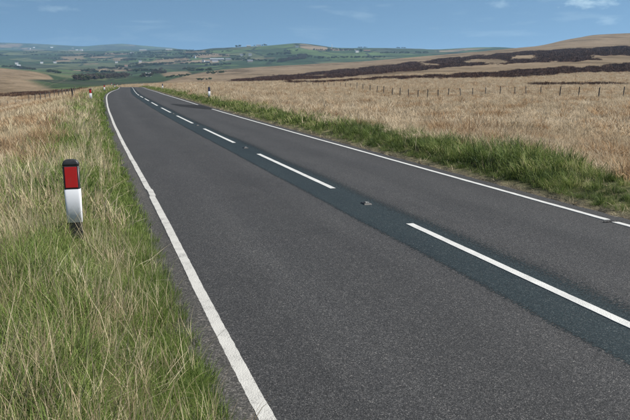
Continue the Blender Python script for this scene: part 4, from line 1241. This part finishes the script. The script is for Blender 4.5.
def house(px, py, L, W, H, RH, wall, roof, label, name='house', rz=0.0, nwin=3, chimney=True, group=None, dmin=400, door=True):
    p_ = at(px, py, dmin)
    if 1100 < dmin < 1450: L, W, H, RH = L * .75, W * .8, H * .9, RH * .85
    t = empty(name, p_, -math.atan2(p_.x, p_.y) + rz)      # long side turned to the road, then by rz
    l2, w2 = L / 2, W / 2
    V = [(-l2, -w2, -2), (l2, -w2, -2), (l2, w2, -2), (-l2, w2, -2), (-l2, -w2, H), (l2, -w2, H), (l2, w2, H), (-l2, w2, H), (-l2, 0, H + RH), (l2, 0, H + RH)]
    link('wall', mesh_from('wall', V, [(0, 1, 5, 4), (2, 3, 7, 6), (1, 2, 6, 9, 5), (3, 0, 4, 8, 7)]), wall, t)
    e, o_ = .35, .3
    sl = RH / w2
    V = []
    for (x, y, z) in ((-l2 - e, -w2 - o_, H - sl * o_ + .06), (l2 + e, -w2 - o_, H - sl * o_ + .06), (l2 + e, 0, H + RH + .06), (-l2 - e, 0, H + RH + .06), (l2 + e, w2 + o_, H - sl * o_ + .06), (-l2 - e, w2 + o_, H - sl * o_ + .06)):
        V += [(x, y, z), (x, y, z + .18)]
    rf = link('roof', mesh_from('roof', V, [(1, 3, 5, 7), (7, 5, 9, 11), (0, 6, 4, 2), (6, 10, 8, 4), (0, 2, 3, 1), (2, 4, 5, 3), (4, 8, 9, 5), (8, 10, 11, 9), (10, 6, 7, 11), (6, 0, 1, 7)]), roof, t)
    if chimney:
        for sx in (-1, 1):
            link('chimney', boxm('chimney', sx * (l2 - .6) - .35, sx * (l2 - .6) + .35, -.4, .4, H + RH - .4, H + RH + 1.1), wall, rf)
    for k in range(nwin):
        x = -l2 + L * (k + .5) / nwin
        if door and k == nwin // 2:
            link('door', boxm('door', x - .5, x + .5, -w2 - .04, -w2 + .1, 0, 2.1), m_door, t)
            if H < 4.5: continue
        for zz in ([1.0] if H < 4.5 else ([1.0, 3.6] if not (door and k == nwin // 2) else [3.6])):
            link('window', boxm('window', x - .6, x + .6, -w2 - .03, -w2 + .1, zz, zz + 1.2), m_pane, t)
    return tag(t, label, 'house' if name == 'house' else name.replace('_', ' ').split()[-1], group)
HW = dict(L=13, W=8, H=5.2, RH=2.8, wall=m_render, roof=m_slate)
house(203.3, 61.9, 9, 10, 6, 3, m_render, m_slate, 'white gable end building at the left of the farm sheds', 'farm_building', 1.4, 2, False, dmin=1500)
house(207.5, 62.8, 17, 9, 4, 3, m_render, m_slate, 'low white farmhouse in front of the grey sheds', rz=.1, nwin=5, dmin=1500)
house(215, 62.0, 20, 9, 4.5, 3, m_render, m_slate, 'second white farm building, right of the low farmhouse', 'farm_building', .05, 5, False, dmin=1500)
house(217, 60.4, 52, 16, 4.5, 3.2, m_stone, m_tinroof, 'long pale roofed shed behind the white farm buildings', 'farm_shed', -.05, 4, False, dmin=1500, door=False)
house(228, 60.2, 20, 12, 4, 3, m_stone, m_slate, 'dark roofed shed at the right end of the farm', 'farm_shed', .15, 3, False, dmin=1500, door=False)
house(195, 58.4, 7, 7, 9, 3, m_render, m_slate, 'narrow tall white house standing alone left of the farm', rz=1.3, nwin=1, dmin=1500)
house(241.5, 56.0, 13, 8, 5, 2.8, m_render, m_slate, 'white farmhouse above the sheds, left of the pair', nwin=3, dmin=1700)
house(250.2, 55.6, 12, 8, 5, 2.8, m_render, m_slate, 'white farmhouse above the sheds, right of the pair', nwin=3, dmin=1700)
house(250, 62.0, 18, 10, 4, 3, m_stone, m_slate, 'grey stone building right of the farm sheds', rz=.2, dmin=1500)
house(248.6, 45.7, 20, 9, 4, 3, m_cream, m_tinroof, 'pale building on the crest of the green hill', dmin=1900)
house(258.5, 46.0, 22, 9, 4, 3, m_render, m_slate, 'white roofed farm on the hilltop beside trees', dmin=1900)
house(297, 47.8, 13, 9, 5, 3, m_render, m_slate, 'lone white house high on the green hill', dmin=1900)
house(356.8, 52.4, 14, 9, 5.5, 3, m_render, m_slate, 'white house left of the tan barn on the green hill', rz=.4, dmin=1700)
house(367, 51.9, 26, 10, 5, 3, m_cream, m_tile, 'long cream house right of the dark tree on the hill', nwin=5, dmin=1700)
house(148.3, 76.4, 9, 6, 3.6, 2.2, m_render, m_slate, 'white cottage just beyond the road crest', rz=.2, dmin=500)
house(143, 50.9, 46, 12, 6, 3, m_cream, m_tinroof, 'long pale building under the far left skyline', nwin=6, dmin=2000, chimney=False)
house(132.3, 53.4, 24, 10, 5, 3, m_render, m_slate, 'white house among trees below the long pale building', dmin=2000)
house(140.3, 62.3, 12, 8, 5, 3, m_render, m_slate, 'small white house alone on the green valley side', dmin=1500)
house(126.2, 67.2, 14, 8, 5.4, 3, m_cream, m_tile, 'cream house among the trees right of the valley wood', dmin=1200)
house(116.5, 63.0, 15, 8, 5, 3, m_render, m_slate, 'white house above the valley wood beside hedges', dmin=1200)
house(55, 63.2, 16, 9, 5, 3, m_render, m_slate, 'bright white house in the fields above the tan hill', dmin=1400)
house(41.8, 63.6, 14, 9, 4.5, 3, m_render, m_tinroof, 'pale house left of the bright white one above the tan hill', dmin=1400)
house(16.7, 64.2, 15, 9, 5, 3, m_render, m_slate, 'white house near the left frame edge behind the tan hill', dmin=1400)
house(18.6, 66.6, 16, 9, 4, 3, m_stone, m_tinroof, 'grey barn below the leftmost white house', 'farm_barn', .3, 2, False, dmin=1300)
house(169, 50.4, 40, 12, 5, 3, m_cream, m_tinroof, 'pale long shed on the skyline left of the green hill', 'farm_shed', 0, 3, False, dmin=2500, door=False)
for k in range(10):
    house(random.uniform(18, 82), random.uniform(47.6, 51.0), random.uniform(18, 30), 11, 6, 4, random.choice([m_render, m_cream]), m_slate, 'tiny pale house of the village on the far left hillside', rz=random.uniform(-.5, .5), nwin=2, chimney=False, group='houses of the far hillside village', dmin=3000)

# slender white mast on the skyline
q = at(332, 48.2, 1900)
t = empty('radio_mast', q)
link('tower', loft('tower', [(-2, 1.0, 1.0), (8, .8, .8), (16, .5, .5), (18, .3, .3)], n=12, pw=2), m_render, t)
for k in range(3):
    bl = link('antenna', boxm('antenna', -.25, .25, -.12, .12, 0, 3.0), m_render, t, (0.9 * math.cos(k * 2.1), 0.9 * math.sin(k * 2.1), 12.5))
tag(t, 'thin white mast on the skyline of the green hill', 'mast')

# ------------------------------------------------------------------ haze
m_haze, n, l, out = new_mat('haze')
pv = N(n, 'ShaderNodeVolumePrincipled')
pv.inputs['Color'].default_value = (0.40, 0.68, 1.0, 1)
pv.inputs['Density'].default_value = 7.0e-5
pv.inputs['Anisotropy'].default_value = 0.2
l.new(pv.outputs[0], out.inputs['Volume'])
m_haze.cycles.volume_sampling = 'DISTANCE'
gz = ground.data.vertices
zs = np.empty(len(gz) * 3, np.float32); gz.foreach_get('co', zs)
zmin, zmax = float(zs[2::3].min()), float(zs[2::3].max())
hz = link('haze', boxm('haze', -13400, 13400, -13400, 13400, zmin - 1.5, zmax + 30), m_haze)
tag(hz, 'thin blue haze in the air over the moor', kind='stuff')
